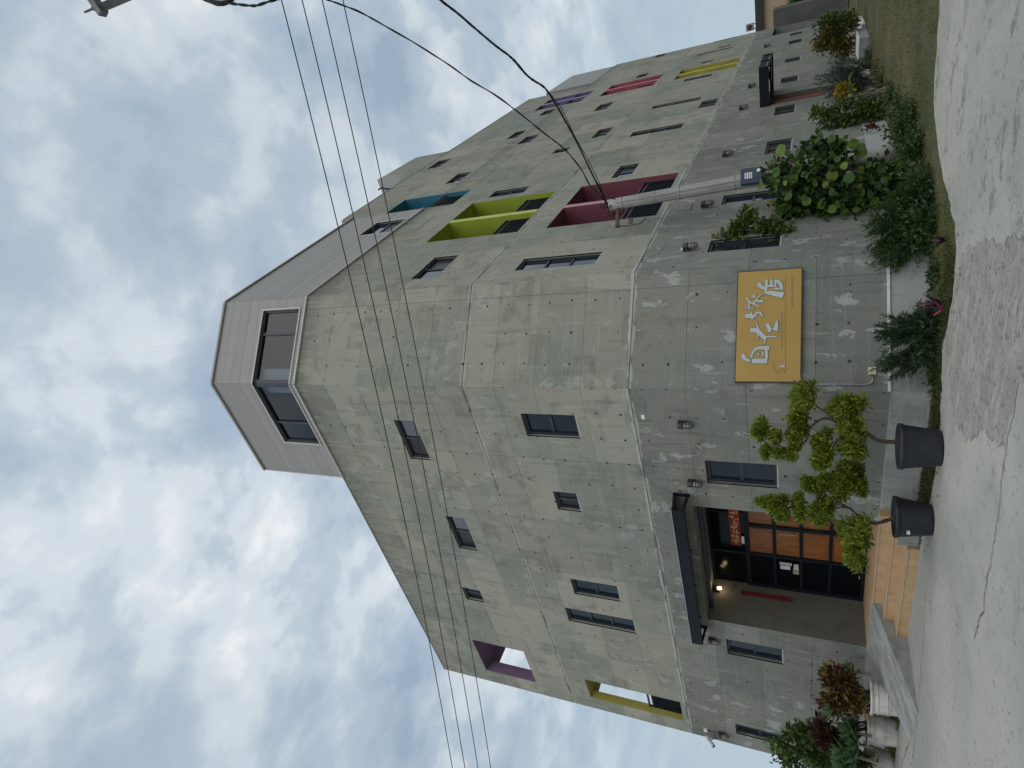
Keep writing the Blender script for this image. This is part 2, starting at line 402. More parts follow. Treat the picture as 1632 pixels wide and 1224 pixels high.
    pall = b.math('MULTIPLY', b.math('MULTIPLY', b.math('MAXIMUM', pm, dab), area), patch_amt * 1.15, clamp=True)
    c = b.mix(pall, c, light)
    # ragged mortar along the storey joints, pale here and dark there
    jn = b.noise(b.mapv(v, (1.0, 3.0, 1)), 1.3, 6, 0.65)
    for zj in (4.67, 8.30):
        dj = b.math('ABSOLUTE', b.math('ADD', b.math('SUBTRACT', z_, zj), b.math('MULTIPLY', b.math('SUBTRACT', b.noise(v, 3.1, 4, 0.6), 0.5), 0.10)))
        wd = b.math('MULTIPLY', b.step(jn, 0.38, 0.52), 0.062)
        jm = b.math('LESS_THAN', dj, wd)
        c = b.mix(b.math('MULTIPLY', jm, 0.85 if zj < 5 else 0.45), c, light)
        dk_ = b.math('MULTIPLY', b.step(dj, 0.10, 0.0), b.step(jn, 0.5, 0.36))
        c = b.mix(b.math('MULTIPLY', dk_, 0.5), c, (0.10, 0.10, 0.085))
    fine = b.noise(v, 26, 6, 0.7)
    c = b.mix(0.35, c, b.mix(b.step(fine, 0.3, 0.7), (0.36, 0.36, 0.36), (0.62, 0.62, 0.62)), 'OVERLAY')
    # pin holes
    vor = b.n('ShaderNodeTexVoronoi')
    vor.inputs['Scale'].default_value = 5.5
    b.l(v, vor.inputs['Vector'])
    sc2 = b.n('ShaderNodeSeparateColor')
    b.l(vor.outputs['Color'], sc2.inputs[0])
    pin = b.math('MULTIPLY', b.math('LESS_THAN', vor.outputs['Distance'], 0.055), b.math('GREATER_THAN', sc2.outputs[1], 0.80))
    c = b.mix(b.math('MULTIPLY', pin, 0.6), c, (0.07, 0.07, 0.065))
    h = b.math('ADD', b.math('MULTIPLY', fine, 0.4), b.math('MULTIPLY', pall, 0.5))
    if ties:
        # formwork tie holes on a slightly irregular grid
        gu_ = b.math('DIVIDE', b.math('ADD', u_, 0.35), 0.643)
        gz_ = b.math('DIVIDE', b.math('ADD', z_, 0.152), 0.484)
        cv = b.n('ShaderNodeCombineXYZ')
        b.l(b.math('FLOOR', gu_), cv.inputs[0])
        b.l(b.math('FLOOR', gz_), cv.inputs[1])
        wz = b.n('ShaderNodeTexWhiteNoise', noise_dimensions='2D')
        b.l(cv.outputs[0], wz.inputs['Vector'])
        wc = b.n('ShaderNodeSeparateColor')
        b.l(wz.outputs['Color'], wc.inputs[0])
        du = b.math('ADD', b.math('MULTIPLY', b.math('SUBTRACT', b.math('FRACT', gu_), 0.5), 0.643), b.math('MULTIPLY', b.math('SUBTRACT', wc.outputs[0], 0.5), 0.07))
        dz = b.math('ADD', b.math('MULTIPLY', b.math('SUBTRACT', b.math('FRACT', gz_), 0.5), 0.484), b.math('MULTIPLY', b.math('SUBTRACT', wc.outputs[1], 0.5), 0.05))
        dd = b.math('SQRT', b.math('ADD', b.math('MULTIPLY', du, du), b.math('MULTIPLY', dz, dz)))
        dd = b.math('DIVIDE', dd, b.math('ADD', 0.65, b.math('MULTIPLY', wc.outputs[2], 0.7)))
        hole = b.step(dd, 0.027, 0.017)
        hole = b.math('MULTIPLY', hole, b.math('GREATER_THAN', wz.outputs['Value'], 0.25))
        # stray pits and chips
        vp = b.n('ShaderNodeTexVoronoi')
        vp.inputs['Scale'].default_value = 2.1
        b.l(v, vp.inputs['Vector'])
        vpc = b.n('ShaderNodeSeparateColor')
        b.l(vp.outputs['Color'], vpc.inputs[0])
        chip = b.math('MULTIPLY', b.math('LESS_THAN', b.math('ADD', vp.outputs['Distance'], b.math('MULTIPLY', b.noise(v, 22, 3, 0.6), 0.05)), 0.062), b.math('GREATER_THAN', vpc.outputs[1], 0.62))
        c = b.mix(b.math('MULTIPLY', chip, 0.75), c, (0.055, 0.055, 0.045))
        c = b.mix(b.math('MULTIPLY', hole, 0.9), c, (0.03, 0.03, 0.028))
        h = b.math('SUBTRACT', h, hole)
    b.base(c)
    b.rough(b.step(bl, 0.3, 0.7, 0.92, 0.78))
    b.p.inputs['Specular IOR Level'].default_value = 0.25
    b.bump(h, 0.25, 0.012)
    return b.m


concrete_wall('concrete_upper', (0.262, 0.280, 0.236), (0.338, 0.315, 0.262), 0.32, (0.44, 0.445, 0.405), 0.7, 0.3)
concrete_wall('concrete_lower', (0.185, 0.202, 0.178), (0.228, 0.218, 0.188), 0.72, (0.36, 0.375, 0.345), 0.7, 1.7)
concrete_wall('concrete_plinth', (0.33, 0.345, 0.34), (0.37, 0.37, 0.36), 0.3, (0.46, 0.47, 0.46), 0.3, 2.9, False)
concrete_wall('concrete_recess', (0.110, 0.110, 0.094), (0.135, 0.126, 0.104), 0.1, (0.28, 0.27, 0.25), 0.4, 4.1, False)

b = NB('cladding')
v = b.coord('Object')
rn = b.n('ShaderNodeObjectInfo').outputs['Random']
c = b.mix(rn, (0.285, 0.272, 0.252), (0.320, 0.306, 0.286))
c = b.mix(b.math('MULTIPLY', b.step(b.noise(b.mapv(v, (1, 1, 6)), 1.2, 5, 0.6), 0.45, 0.75), 0.3), c, (0.24, 0.23, 0.215))
stn = b.noise(b.mapv(v, (3.5, 3.5, 0.4)), 1.8, 6, 0.62)
c = b.mix(b.math('MULTIPLY', b.step(stn, 0.52, 0.75), 0.35), c, (0.20, 0.19, 0.175))
b.base(c)
b.rough(0.55)
simple('trim_pale', (0.50, 0.49, 0.46), 0.5, vary=0.06)
simple('frame_dark', (0.022, 0.028, 0.040), 0.42, vary=0.2)
simple('black_steel', (0.007, 0.010, 0.016), 0.6, 0.0, spec=.2, vary=0.25)
simple('rail_dark', (0.010, 0.014, 0.020), 0.6, 0.0, spec=.25, vary=0.2)
simple('rail_top', (0.055, 0.06, 0.065), 0.6, spec=.2, vary=.15)
simple('rail_slat', (0.009, 0.014, 0.018), 0.8, spec=.1, vary=.2)
simple('galvanised', (0.33, 0.34, 0.35), 0.45, 0.6, vary=0.15, scale=9)
simple('white_plastic', (0.70, 0.71, 0.70), 0.5, vary=0.05)
simple('cream_plastic', (0.62, 0.60, 0.42), 0.5, vary=0.06)
simple('bronze_cap', (0.055, 0.048, 0.042), 0.45, 0.4, vary=0.25, scale=12)
simple('black_rubber', (0.010, 0.010, 0.011), 0.55, vary=0.2)
simple('roof_slab', (0.25, 0.25, 0.24), 0.9)
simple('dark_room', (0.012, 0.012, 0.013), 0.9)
simple('curtain', (0.72, 0.78, 0.78), 0.85, vary=0.08, scale=10)


def paint(name, col):
    b = NB(name)
    v = b.coord('Object')
    f = b.noise(v, 1.6, 6, 0.62)
    g = b.noise(b.mapv(v, (5, 5, 0.7)), 1.5, 5, 0.6)
    c = b.mix(b.step(f, 0.3, 0.72), tuple(x * 0.88 for x in col), tuple(min(1, x * 1.08) for x in col))
    c = b.mix(b.math('MULTIPLY', b.step(g, 0.55, 0.8), 0.25), c, tuple(x * 0.6 for x in col))
    b.base(c)
    b.rough(0.8)
    b.bump(b.noise(v, 40, 4, 0.6), 0.15, 0.006)


paint('paint_lime', (0.3, 0.37, 0.028))
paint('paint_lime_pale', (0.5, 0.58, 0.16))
paint('paint_maroon', (0.2, 0.055, 0.08))
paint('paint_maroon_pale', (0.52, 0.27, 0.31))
paint('paint_teal', (0.028, 0.17, 0.26))
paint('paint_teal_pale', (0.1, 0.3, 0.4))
paint('paint_violet', (0.15, 0.13, 0.26))
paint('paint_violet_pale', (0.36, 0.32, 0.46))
paint('paint_red', (0.4, 0.085, 0.115))
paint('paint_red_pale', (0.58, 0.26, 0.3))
paint('paint_yellow', (0.42, 0.36, 0.045))
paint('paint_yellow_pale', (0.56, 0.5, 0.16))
paint('paint_mauve', (0.2, 0.13, 0.21))
paint('paint_olive', (0.38, 0.335, 0.075))


def glass_dark(name, tint, rough=0.04, spec=0.6):
    b = NB(name)
    v = b.coord('Object')
    b.base(b.mix(b.step(b.noise(v, 1.4, 3, 0.5), 0.35, 0.65), tuple(x * 0.8 for x in tint), tint))
    b.rough(rough)
    b.p.inputs['Specular IOR Level'].default_value = spec
    b.bump(b.noise(v, 0.9, 2, 0.5), 0.04, 0.05)


glass_dark('glass', (0.018, 0.028, 0.038), 0.05, 0.5)
MATS['glass'].node_tree.nodes['Principled BSDF'].inputs['IOR'].default_value = 2.0
glass_dark('glass_teal', (0.012, 0.024, 0.030), 0.06, 0.35)
glass_dark('glass_screen', (0.045, 0.044, 0.048), 0.3, 0.2)
glass_dark('glass_black', (0.004, 0.006, 0.007), 0.12, 0.12)
b = NB('glass_clear')
tr = b.n('ShaderNodeBsdfTransparent')
tr.inputs[0].default_value = (0.55, 0.62, 0.68, 1)
gl = b.n('ShaderNodeBsdfGlossy')
gl.inputs['Roughness'].default_value = 0.02
fr = b.n('ShaderNodeFresnel')
fr.inputs['IOR'].default_value = 1.55
mxs = b.n('ShaderNodeMixShader')
b.l(b.math('MULTIPLY', fr.outputs[0], 1.3, clamp=True), mxs.inputs[0])
b.l(tr.outputs[0], mxs.inputs[1])
b.l(gl.outputs[0], mxs.inputs[2])
b.l(mxs.outputs[0], b.out.inputs['Surface'])

b = NB('lamp_glass')
b.base((0.26, 0.26, 0.25))
b.rough(0.35)
b = NB('lit_bulb')
em = b.n('ShaderNodeEmission')
em.inputs['Color'].default_value = (1.0, 0.78, 0.45, 1)
em.inputs['Strength'].default_value = 8
b.l(em.outputs[0], b.out.inputs['Surface'])

b = NB('door_wood')
v = b.coord('Object')
g = b.noise(b.mapv(v, (9, 9, 0.9)), 2.2, 7, 0.62, 0.7)
c = b.ramp(g, [(0.28, (0.13, 0.036, 0.006)), (0.5, (0.235, 0.076, 0.012)), (0.72, (0.33, 0.125, 0.026))])
b.base(b.mix(b.math('MULTIPLY', b.step(b.noise(v, 2.3, 5, 0.6), 0.5, 0.75), 0.5), c, (0.11, 0.030, 0.010)))
b.rough(0.42)

b = NB('step_tile')
v = b.pos()
f = b.noise(v, 7, 6, 0.65)
c = b.mix(b.step(f, 0.3, 0.7), (0.42, 0.262, 0.138), (0.52, 0.345, 0.195))
c = b.mix(b.math('MULTIPLY', b.step(b.noise(v, 1.6, 4, 0.6), 0.5, 0.8), 0.35), c, (0.36, 0.25, 0.17))
b.base(c)
b.rough(0.55)
simple('tile_edge', (0.50, 0.40, 0.30), 0.6)
simple('steel_weathered', (0.135, 0.135, 0.145), 0.6, 0.2, vary=0.3, scale=12)
simple('paper_faded', (0.17, 0.016, 0.020), 0.7, vary=0.2)

b = NB('driveway')
v = b.pos()
big_ = b.noise(v, 0.33, 6, 0.58, 0.4)
c = b.mix(b.step(big_, 0.38, 0.62), (0.335, 0.335, 0.295), (0.42, 0.41, 0.36))
md = b.noise(v, 1.3, 8, 0.66, 0.6)
c = b.mix(b.math('MULTIPLY', b.step(md, 0.54, 0.72), 0.55), c, (0.235, 0.245, 0.235))
c = b.mix(b.math('MULTIPLY', b.step(md, 0.42, 0.28), 0.5), c, (0.44, 0.445, 0.42))
sw = b.noise(b.mapv(v, (0.4, 3.0, 1), rot=(0, 0, R(15))), 1.7, 6, 0.6)
c = b.mix(b.math('MULTIPLY', b.step(sw, 0.5, 0.8), 0.3), c, (0.43, 0.43, 0.40))
# worn scars where the skim has come off, mostly on the right
sxx = b.n('ShaderNodeSeparateXYZ')
b.l(v, sxx.inputs[0])
right = b.step(sxx.outputs[1], 4.2, 2.6)
sc_n = b.noise(b.mapv(v, (1.0, 0.8, 1), rot=(0, 0, R(-20))), 1.7, 10, 0.76, 0.3)
scar = b.math('MULTIPLY', b.step(sc_n, 0.55, 0.60), b.math('ADD', b.math('MULTIPLY', right, 0.75), 0.10), clamp=True)
gr = b.noise(v, 38, 4, 0.7)
c = b.mix(scar, c, b.mix(b.step(gr, 0.35, 0.65), (0.125, 0.135, 0.125), (0.27, 0.27, 0.245)))
fi = b.noise(v, 55, 5, 0.75)
c = b.mix(0.4, c, b.mix(b.step(fi, 0.3, 0.7), (0.30, 0.30, 0.30), (0.66, 0.66, 0.66)), 'OVERLAY')
pit = b.noise(b.mapv(v, (1, 1.4, 1)), 6.5, 8, 0.72, 0.3)
c = b.mix(b.math('MULTIPLY', b.step(pit, 0.56, 0.66), 0.65), c, (0.16, 0.165, 0.148))
c = b.mix(b.math('MULTIPLY', b.step(pit, 0.36, 0.28), 0.4), c, (0.47, 0.46, 0.42))
spk = b.n('ShaderNodeTexVoronoi')
spk.inputs['Scale'].default_value = 5.0
b.l(v, spk.inputs['Vector'])
b.base(b.mix(b.math('MULTIPLY', b.math('LESS_THAN', spk.outputs['Distance'], 0.055), 0.55), c, (0.10, 0.10, 0.09)))
b.rough(0.9)
b.p.inputs['Specular IOR Level'].default_value = 0.2
b.bump(b.math('SUBTRACT', b.math('ADD', b.math('MULTIPLY', md, 0.6), b.math('MULTIPLY', fi, 0.35)), b.math('MULTIPLY', scar, 0.5)), 0.5, 0.02)

b = NB('cement_patch')
v = b.pos()
f1 = b.noise(v, 2.6, 10, 0.78, 0.3)
f2 = b.noise(v, 34, 6, 0.78)
st_ = b.noise(b.mapv(v, (3.0, 0.7, 1), rot=(0, 0, R(30))), 2.0, 7, 0.7)
c = b.mix(b.step(f1, 0.32, 0.68), (0.27, 0.268, 0.238), (0.375, 0.365, 0.325))
c = b.mix(b.math('MULTIPLY', b.step(st_, 0.50, 0.60), 0.7), c, (0.45, 0.44, 0.40))
spn = b.noise(v, 9, 6, 0.75, 0.4)
c = b.mix(b.math('MULTIPLY', b.step(spn, 0.54, 0.62), 0.75), c, (0.12, 0.125, 0.11))
c = b.mix(0.5, c, b.mix(b.step(f2, 0.3, 0.7), (0.30, 0.30, 0.30), (0.70, 0.70, 0.70)), 'OVERLAY')
b.base(c)
b.rough(0.95)
b.bump(b.math('ADD', f2, b.math('MULTIPLY', f1, 0.8)), 0.8, 0.025)
simple('crack_dark', (0.07, 0.072, 0.066), 0.95)
b = NB('ramp_concrete')
v = b.pos()
f1 = b.noise(b.mapv(v, (0.9, 1.6, 1)), 2.2, 9, 0.72, 0.4)
c = b.mix(b.step(f1, 0.32, 0.68), (0.185, 0.192, 0.182), (0.345, 0.345, 0.322))
c = b.mix(0.3, c, b.mix(b.step(b.noise(v, 45, 5, 0.7), 0.3, 0.7), (0.34,) * 3, (0.64,) * 3), 'OVERLAY')
b.base(c)
b.rough(0.9)
b.bump(f1, 0.3, 0.02)

b = NB('lawn')
v = b.pos()
f1 = b.noise(v, 0.55, 6, 0.6, 0.4)
f2 = b.noise(v, 5, 6, 0.7)
c = b.mix(b.step(f1, 0.36, 0.62), (0.055, 0.070, 0.018), (0.125, 0.105, 0.046))
c = b.mix(b.math('MULTIPLY', b.step(f2, 0.45, 0.7), 0.6), c, (0.050, 0.046, 0.026))
f3 = b.noise(b.mapv(v, (0.45, 1.1, 1), (2.2, 0.3, 0)), 0.42, 5, 0.6, 0.3)
c = b.mix(b.math('MULTIPLY', b.step(f3, 0.56, 0.64), 0.85), c, b.mix(b.step(f2, 0.3, 0.7), (0.060, 0.054, 0.050), (0.105, 0.095, 0.085)))
b.base(c)
b.rough(0.95)
b.bump(b.math('ADD', f2, b.noise(v, 30, 4, 0.7)), 0.7, 0.03)


def leaf_mat(name, stops, rough=0.5, transl=0.25):
    b = NB(name)
    g = b.n('ShaderNodeNewGeometry')
    f = b.math('ADD', b.math('MULTIPLY', g.outputs['Random Per Island'], 0.75), b.math('MULTIPLY', b.noise(b.pos(), 3.5, 3, 0.5), 0.25))
    c = b.ramp(f, stops)
    b.base(c)
    b.rough(rough)
    b.p.inputs['Specular IOR Level'].default_value = 0.35
    t = b.n('ShaderNodeBsdfTranslucent')
    b.l(b.mix(0.5, c, (0.5, 0.6, 0.1), 'MULTIPLY'), t.inputs[0])
    m = b.n('ShaderNodeMixShader')
    m.inputs[0].default_value = transl
    b.l(b.p.outputs[0], m.inputs[1])
    b.l(t.outputs[0], m.inputs[2])
    b.l(m.outputs[0], b.out.inputs['Surface'])


leaf_mat('leaf_bonsai', [(0.1, (0.065, 0.105, 0.012)), (0.45, (0.150, 0.205, 0.022)), (0.75, (0.260, 0.320, 0.040)), (0.95, (0.36, 0.40, 0.07))], 0.5, 0.35)
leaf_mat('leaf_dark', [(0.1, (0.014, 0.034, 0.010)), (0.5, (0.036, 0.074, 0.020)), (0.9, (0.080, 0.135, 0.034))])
leaf_mat('leaf_needle', [(0.1, (0.013, 0.030, 0.015)), (0.5, (0.030, 0.060, 0.026)), (0.9, (0.065, 0.105, 0.042))])
leaf_mat('leaf_mid', [(0.1, (0.030, 0.060, 0.014)), (0.5, (0.070, 0.120, 0.028)), (0.9, (0.15, 0.20, 0.05))])
leaf_mat('leaf_grey', [(0.1, (0.040, 0.055, 0.040)), (0.5, (0.075, 0.095, 0.070)), (0.9, (0.13, 0.15, 0.11))])
leaf_mat('leaf_orange', [(0.1, (0.040, 0.050, 0.012)), (0.4, (0.090, 0.085, 0.018)), (0.7, (0.16, 0.115, 0.022)), (0.95, (0.25, 0.15, 0.03))])
leaf_mat('leaf_yellow', [(0.1, (0.14, 0.13, 0.015)), (0.5, (0.34, 0.25, 0.025)), (0.9, (0.50, 0.36, 0.04))])
leaf_mat('leaf_red', [(0.1, (0.035, 0.012, 0.012)), (0.5, (0.10, 0.028, 0.022)), (0.9, (0.18, 0.06, 0.04))])
leaf_mat('leaf_croton', [(0.1, (0.028, 0.014, 0.010)), (0.35, (0.075, 0.020, 0.014)), (0.6, (0.085, 0.070, 0.016)), (0.8, (0.20, 0.14, 0.02)), (0.95, (0.22, 0.05, 0.04))])
leaf_mat('leaf_maroon', [(0.1, (0.018, 0.008, 0.008)), (0.5, (0.045, 0.016, 0.014)), (0.9, (0.08, 0.05, 0.016))])
leaf_mat('leaf_purple', [(0.1, (0.020, 0.010, 0.014)), (0.5, (0.045, 0.018, 0.026)), (0.9, (0.10, 0.035, 0.05))])
leaf_mat('leaf_pink', [(0.1, (0.30, 0.03, 0.12)), (0.9, (0.46, 0.06, 0.20))])
leaf_mat('leaf_blue', [(0.1, (0.045, 0.095, 0.045)), (0.5, (0.090, 0.165, 0.075)), (0.9, (0.17, 0.25, 0.13))])
leaf_mat('grass_dark', [(0.05, (0.018, 0.034, 0.008)), (0.5, (0.040, 0.066, 0.014)), (0.85, (0.085, 0.095, 0.026)), (0.97, (0.15, 0.13, 0.055))], 0.6)
leaf_mat('grass_blade', [(0.05, (0.045, 0.075, 0.014)), (0.45, (0.105, 0.135, 0.028)), (0.8, (0.18, 0.165, 0.058)), (0.95, (0.25, 0.21, 0.09))], 0.6)
# single big leaves: tint per object
b = NB('leaf_round')
rn = b.n('ShaderNodeObjectInfo').outputs['Random']
c = b.ramp(rn, [(0.05, (0.024, 0.055, 0.014)), (0.5, (0.060, 0.115, 0.020)), (0.85, (0.12, 0.185, 0.030)), (0.98, (0.12, 0.11, 0.025))])
vv = b.n('ShaderNodeTexWave', bands_direction='Y')
vv.inputs['Scale'].default_value = 6
vv.inputs['Distortion'].default_value = 1
b.l(b.coord('Object'), vv.inputs['Vector'])
b.base(b.mix(b.math('MULTIPLY', b.step(vv.outputs['Fac'], 0.85, 1.0), 0.3), c, (0.10, 0.14, 0.04)))
b.rough(0.6)
b.p.inputs['Specular IOR Level'].default_value = 0.2
simple('bark', (0.070, 0.050, 0.036), 0.9, vary=0.4, scale=18, bump=0.8)
simple('bark_pale', (0.19, 0.16, 0.12), 0.9, vary=0.3, scale=18, bump=0.6)
simple('pot_plastic', (0.014, 0.017, 0.020), 0.6, vary=0.3, scale=5)
simple('pot_soil', (0.045, 0.036, 0.024), 0.95, vary=0.4, scale=20, bump=0.8)
b = NB('urn_plaster')
v = b.coord('Object')
f = b.noise(b.mapv(v, (3, 3, 0.8)), 2.2, 7, 0.65)
c = b.mix(b.step(f, 0.36, 0.7), (0.58, 0.55, 0.52), (0.36, 0.33, 0.30))
b.base(b.mix(b.math('MULTIPLY', b.step(b.noise(v, 5, 6, 0.7), 0.55, 0.75), 0.5), c, (0.24, 0.22, 0.19)))
b.rough(0.8)
b.bump(f, 0.2, 0.02)
b = NB('pole_concrete')
v = b.coord('Object')
f = b.noise(b.mapv(v, (6, 6, 0.6)), 1.6, 7, 0.65)
c = b.mix(b.step(f, 0.32, 0.68), (0.285, 0.275, 0.245), (0.40, 0.385, 0.345))
b.base(c)
b.rough(0.88)
b.bump(b.noise(v, 25, 5, 0.7), 0.3, 0.01)
b = NB('sign_board')
v = b.coord('Object')
c = b.mix(b.step(b.noise(v, 1.3, 5, 0.6), 0.3, 0.7), (0.375, 0.232, 0.055), (0.41, 0.255, 0.064))
b.base(b.mix(b.math('MULTIPLY', b.step(b.noise(v, 90, 3, 0.8), 0.5, 0.75), 0.25), c, (0.42, 0.28, 0.10)))
b.rough(0.6)
simple('sign_edge', (0.050, 0.040, 0.030), 0.6)
simple('sign_letter', (0.43, 0.47, 0.46), 0.4, vary=0.08)
simple('sign_print', (0.23, 0.165, 0.085), 0.6, vary=0.1)
simple('paper_red', (0.27, 0.018, 0.022), 0.7, vary=0.15)
simple('ink_gold', (0.62, 0.42, 0.13), 0.5, vary=0.1)
simple('paper_white', (0.66, 0.68, 0.68), 0.7, vary=0.05)
simple('paper_tan', (0.50, 0.42, 0.34), 0.7, vary=0.08)
simple('paper_pink', (0.58, 0.47, 0.46), 0.7, vary=0.05)
simple('ink_dark', (0.10, 0.07, 0.07), 0.7)
simple('meter_blue', (0.014, 0.036, 0.066), 0.4, vary=0.2)
simple('rust_panel', (0.105, 0.070, 0.058), 0.8, vary=0.35, scale=8, bump=0.3)
simple('red_door', (0.20, 0.055, 0.032), 0.55, vary=0.2)
simple('tan_render', (0.40, 0.29, 0.205), 0.85, vary=0.08, scale=1.5)
simple('dark_fascia', (0.030, 0.025, 0.024), 0.6)
simple('ac_grey', (0.30, 0.27, 0.25), 0.5)
simple('wall_green', (0.20, 0.26, 0.20), 0.8)
simple('block_top', (0.60, 0.60, 0.56), 0.85, vary=0.1, bump=0.2)
simple('concrete_dark', (0.105, 0.11, 0.10), 0.9, vary=0.2, scale=1.5)
simple('block_side', (0.24, 0.245, 0.24), 0.9, vary=0.15, bump=0.3)


# ------------------------------------------------------------------ mesh helpers
class MB:
    def __init__(self):
        self.v, self.f, self.mi, self.uv = [], [], [], []

    def quad(self, pts, mi=0, uv=None):
        i = len(self.v)
        self.v += [tuple(p) for p in pts]
        self.f.append(tuple(range(i, i + len(pts))))
        self.mi.append(mi)
        self.uv.append(uv)

    def box(self, a, c, mi=0, F=None, uvF=False):
        """box between two corners; with F the corners are (u, z, d) on a wall"""
        (x0, y0, z0), (x1, y1, z1) = a, c
        P = [(x, y, z) for x in (x0, x1) for y in (y0, y1) for z in (z0, z1)]
        uvs = [(p[0], p[1]) for p in P]
        if F:
            P = [F(*p) for p in P]
        for q in ((0, 1, 3, 2), (4, 6, 7, 5), (0, 4, 5, 1), (2, 3, 7, 6), (0, 2, 6, 4), (1, 5, 7, 3)):
            self.quad([P[i] for i in q], mi, [uvs[i] for i in q] if uvF else None)

    def obox(self, c, ax, ay, az, mi=0):
        """oriented box: centre and three half-axis vectors"""
        c, ax, ay, az = map(Vector, (c, ax, ay, az))
        P = [c + ax * i + ay * j + az * k for i in (-1, 1) for j in (-1, 1) for k in (-1, 1)]
        for q in ((0, 1, 3, 2), (4, 6, 7, 5), (0, 4, 5, 1), (2, 3, 7, 6), (0, 2, 6, 4), (1, 5, 7, 3)):
            self.quad([P[i] for i in q], mi)

    def bar(self, a, c, w, h=None, mi=0):
        a, c = Vector(a), Vector(c)
        d = (c - a)
        L = d.length
        d.normalize()
        s = d.cross(Vector((0, 0, 1)))
        if s.length < 1e-4:
            s = Vector((1, 0, 0))
        s.normalize()
        t = s.cross(d)
        self.obox((a + c) / 2, d * L / 2, s * w / 2, t * (h or w) / 2, mi)

    def tube(self, pts, rad, n=8, mi=0, cap=True):
        pts = [Vector(p) for p in pts]
        m = len(pts)
        rad = [rad] * m if isinstance(rad, (int, float)) else rad
        base = len(self.v)
        prev = None
        for i, p in enumerate(pts):
            d = (pts[min(i + 1, m - 1)] - pts[max(i - 1, 0)])
            d = d.normalized() if d.length > 1e-9 else Vector((0, 0, 1))
            s = prev - d * prev.dot(d) if prev else d.orthogonal()
            if s.length < 1e-6:
                s = d.orthogonal()
            s.normalize()
            prev = s
            t = d.cross(s)
            for k in range(n):
                a = 2 * math.pi * k / n
                self.v.append(tuple(p + (s * math.cos(a) + t * math.sin(a)) * rad[i]))
        for i in range(m - 1):
            for k in range(n):
                a, b2 = base + i * n + k, base + i * n + (k + 1) % n
                self.f.append((a, b2, b2 + n, a + n))
                self.mi.append(mi)
                self.uv.append(None)
        if cap:
            self.f.append(tuple(base + k for k in range(n))[::-1])
            self.f.append(tuple(base + (m - 1) * n + k for k in range(n)))
            self.mi += [mi, mi]
            self.uv += [None, None]

    def lathe(self, prof, n=24, c=(0, 0, 0), mi=0, cap0=True, cap1=True):
        base = len(self.v)
        for r_, z in prof:
            for k in range(n):
                a = 2 * math.pi * k / n
                self.v.append((c[0] + r_ * math.cos(a), c[1] + r_ * math.sin(a), c[2] + z))
        for i in range(len(prof) - 1):
            for k in range(n):
                a, b2 = base + i * n + k, base + i * n + (k + 1) % n
                self.f.append((a, b2, b2 + n, a + n))
                self.mi.append(mi)
                self.uv.append(None)
        if cap0:
            self.f.append(tuple(base + k for k in range(n))[::-1])
            self.mi.append(mi)
            self.uv.append(None)
        if cap1:
            self.f.append(tuple(base + (len(prof) - 1) * n + k for k in range(n)))
            self.mi.append(mi)
            self.uv.append(None)

    def mesh(self, name, mats, smooth=False, fix=True):
        me = bpy.data.meshes.new(name)
        me.from_pydata(self.v, [], self.f)
        for m in ([mats] if isinstance(mats, str) else mats):
            me.materials.append(MATS[m])
        me.polygons.foreach_set('material_index', self.mi)
        if any(u is not None for u in self.uv):
            lay = me.uv_layers.new(name='metres')
            li = 0
            for poly, u in zip(me.polygons, self.uv):
                if u is not None:
                    for k, l in enumerate(poly.loop_indices):
                        lay.data[l].uv = u[k]
        if fix:
            bm = bmesh.new()
            bm.from_mesh(me)
            bmesh.ops.recalc_face_normals(bm, faces=bm.faces)
            bm.to_mesh(me)
            bm.free()
        if smooth:
            me.polygons.foreach_set('use_smooth', [True] * len(me.polygons))
        me.update()
        return me

    def build(self, name, mats, parent=None, smooth=False, fix=True):
        return link(name, self.mesh(name, mats, smooth, fix), parent)


def link(name, me, parent=None):
    o = bpy.data.objects.new(name, me)
    COL.objects.link(o)
    if parent:
        o.parent = parent
        o.matrix_parent_inverse = Matrix.Translation(-(world_loc(parent)))
    return o


def world_loc(o):
    l = Vector(o.location)
    while o.parent:
        # children are linked with an inverse that keeps their own mesh in world metres
        o = o.parent
        break
    return l if o.parent is None else l


def thing(name, label, cat, loc=(0, 0, 0), group=None):
    o = bpy.data.objects.new(name, None)
    o.empty_display_size = 0.2
    o.location = loc
    COL.objects.link(o)
    return tag(o, label, cat, group)


def tag(o, label, cat, group=None):
    o['label'] = label
    o['category'] = cat
    if group:
        o['group'] = group
    return o


def struct(o):
    o['kind'] = 'structure'
    return o


def stuff(o):
    o['kind'] = 'stuff'
    return o


def bevel(o, w=0.01, seg=2):
    m = o.modifiers.new('edge', 'BEVEL')
    m.width = w
    m.segments = seg
    m.limit_method = 'ANGLE'
    return o


# ------------------------------------------------------------------ ground
mb = MB()
N = 60
S = 900
mb.quad([(-S, -S, -0.03), (S, -S, -0.03), (S, S, -0.03), (-S, S, -0.03)])
struct(mb.build('ground', 'lawn'))

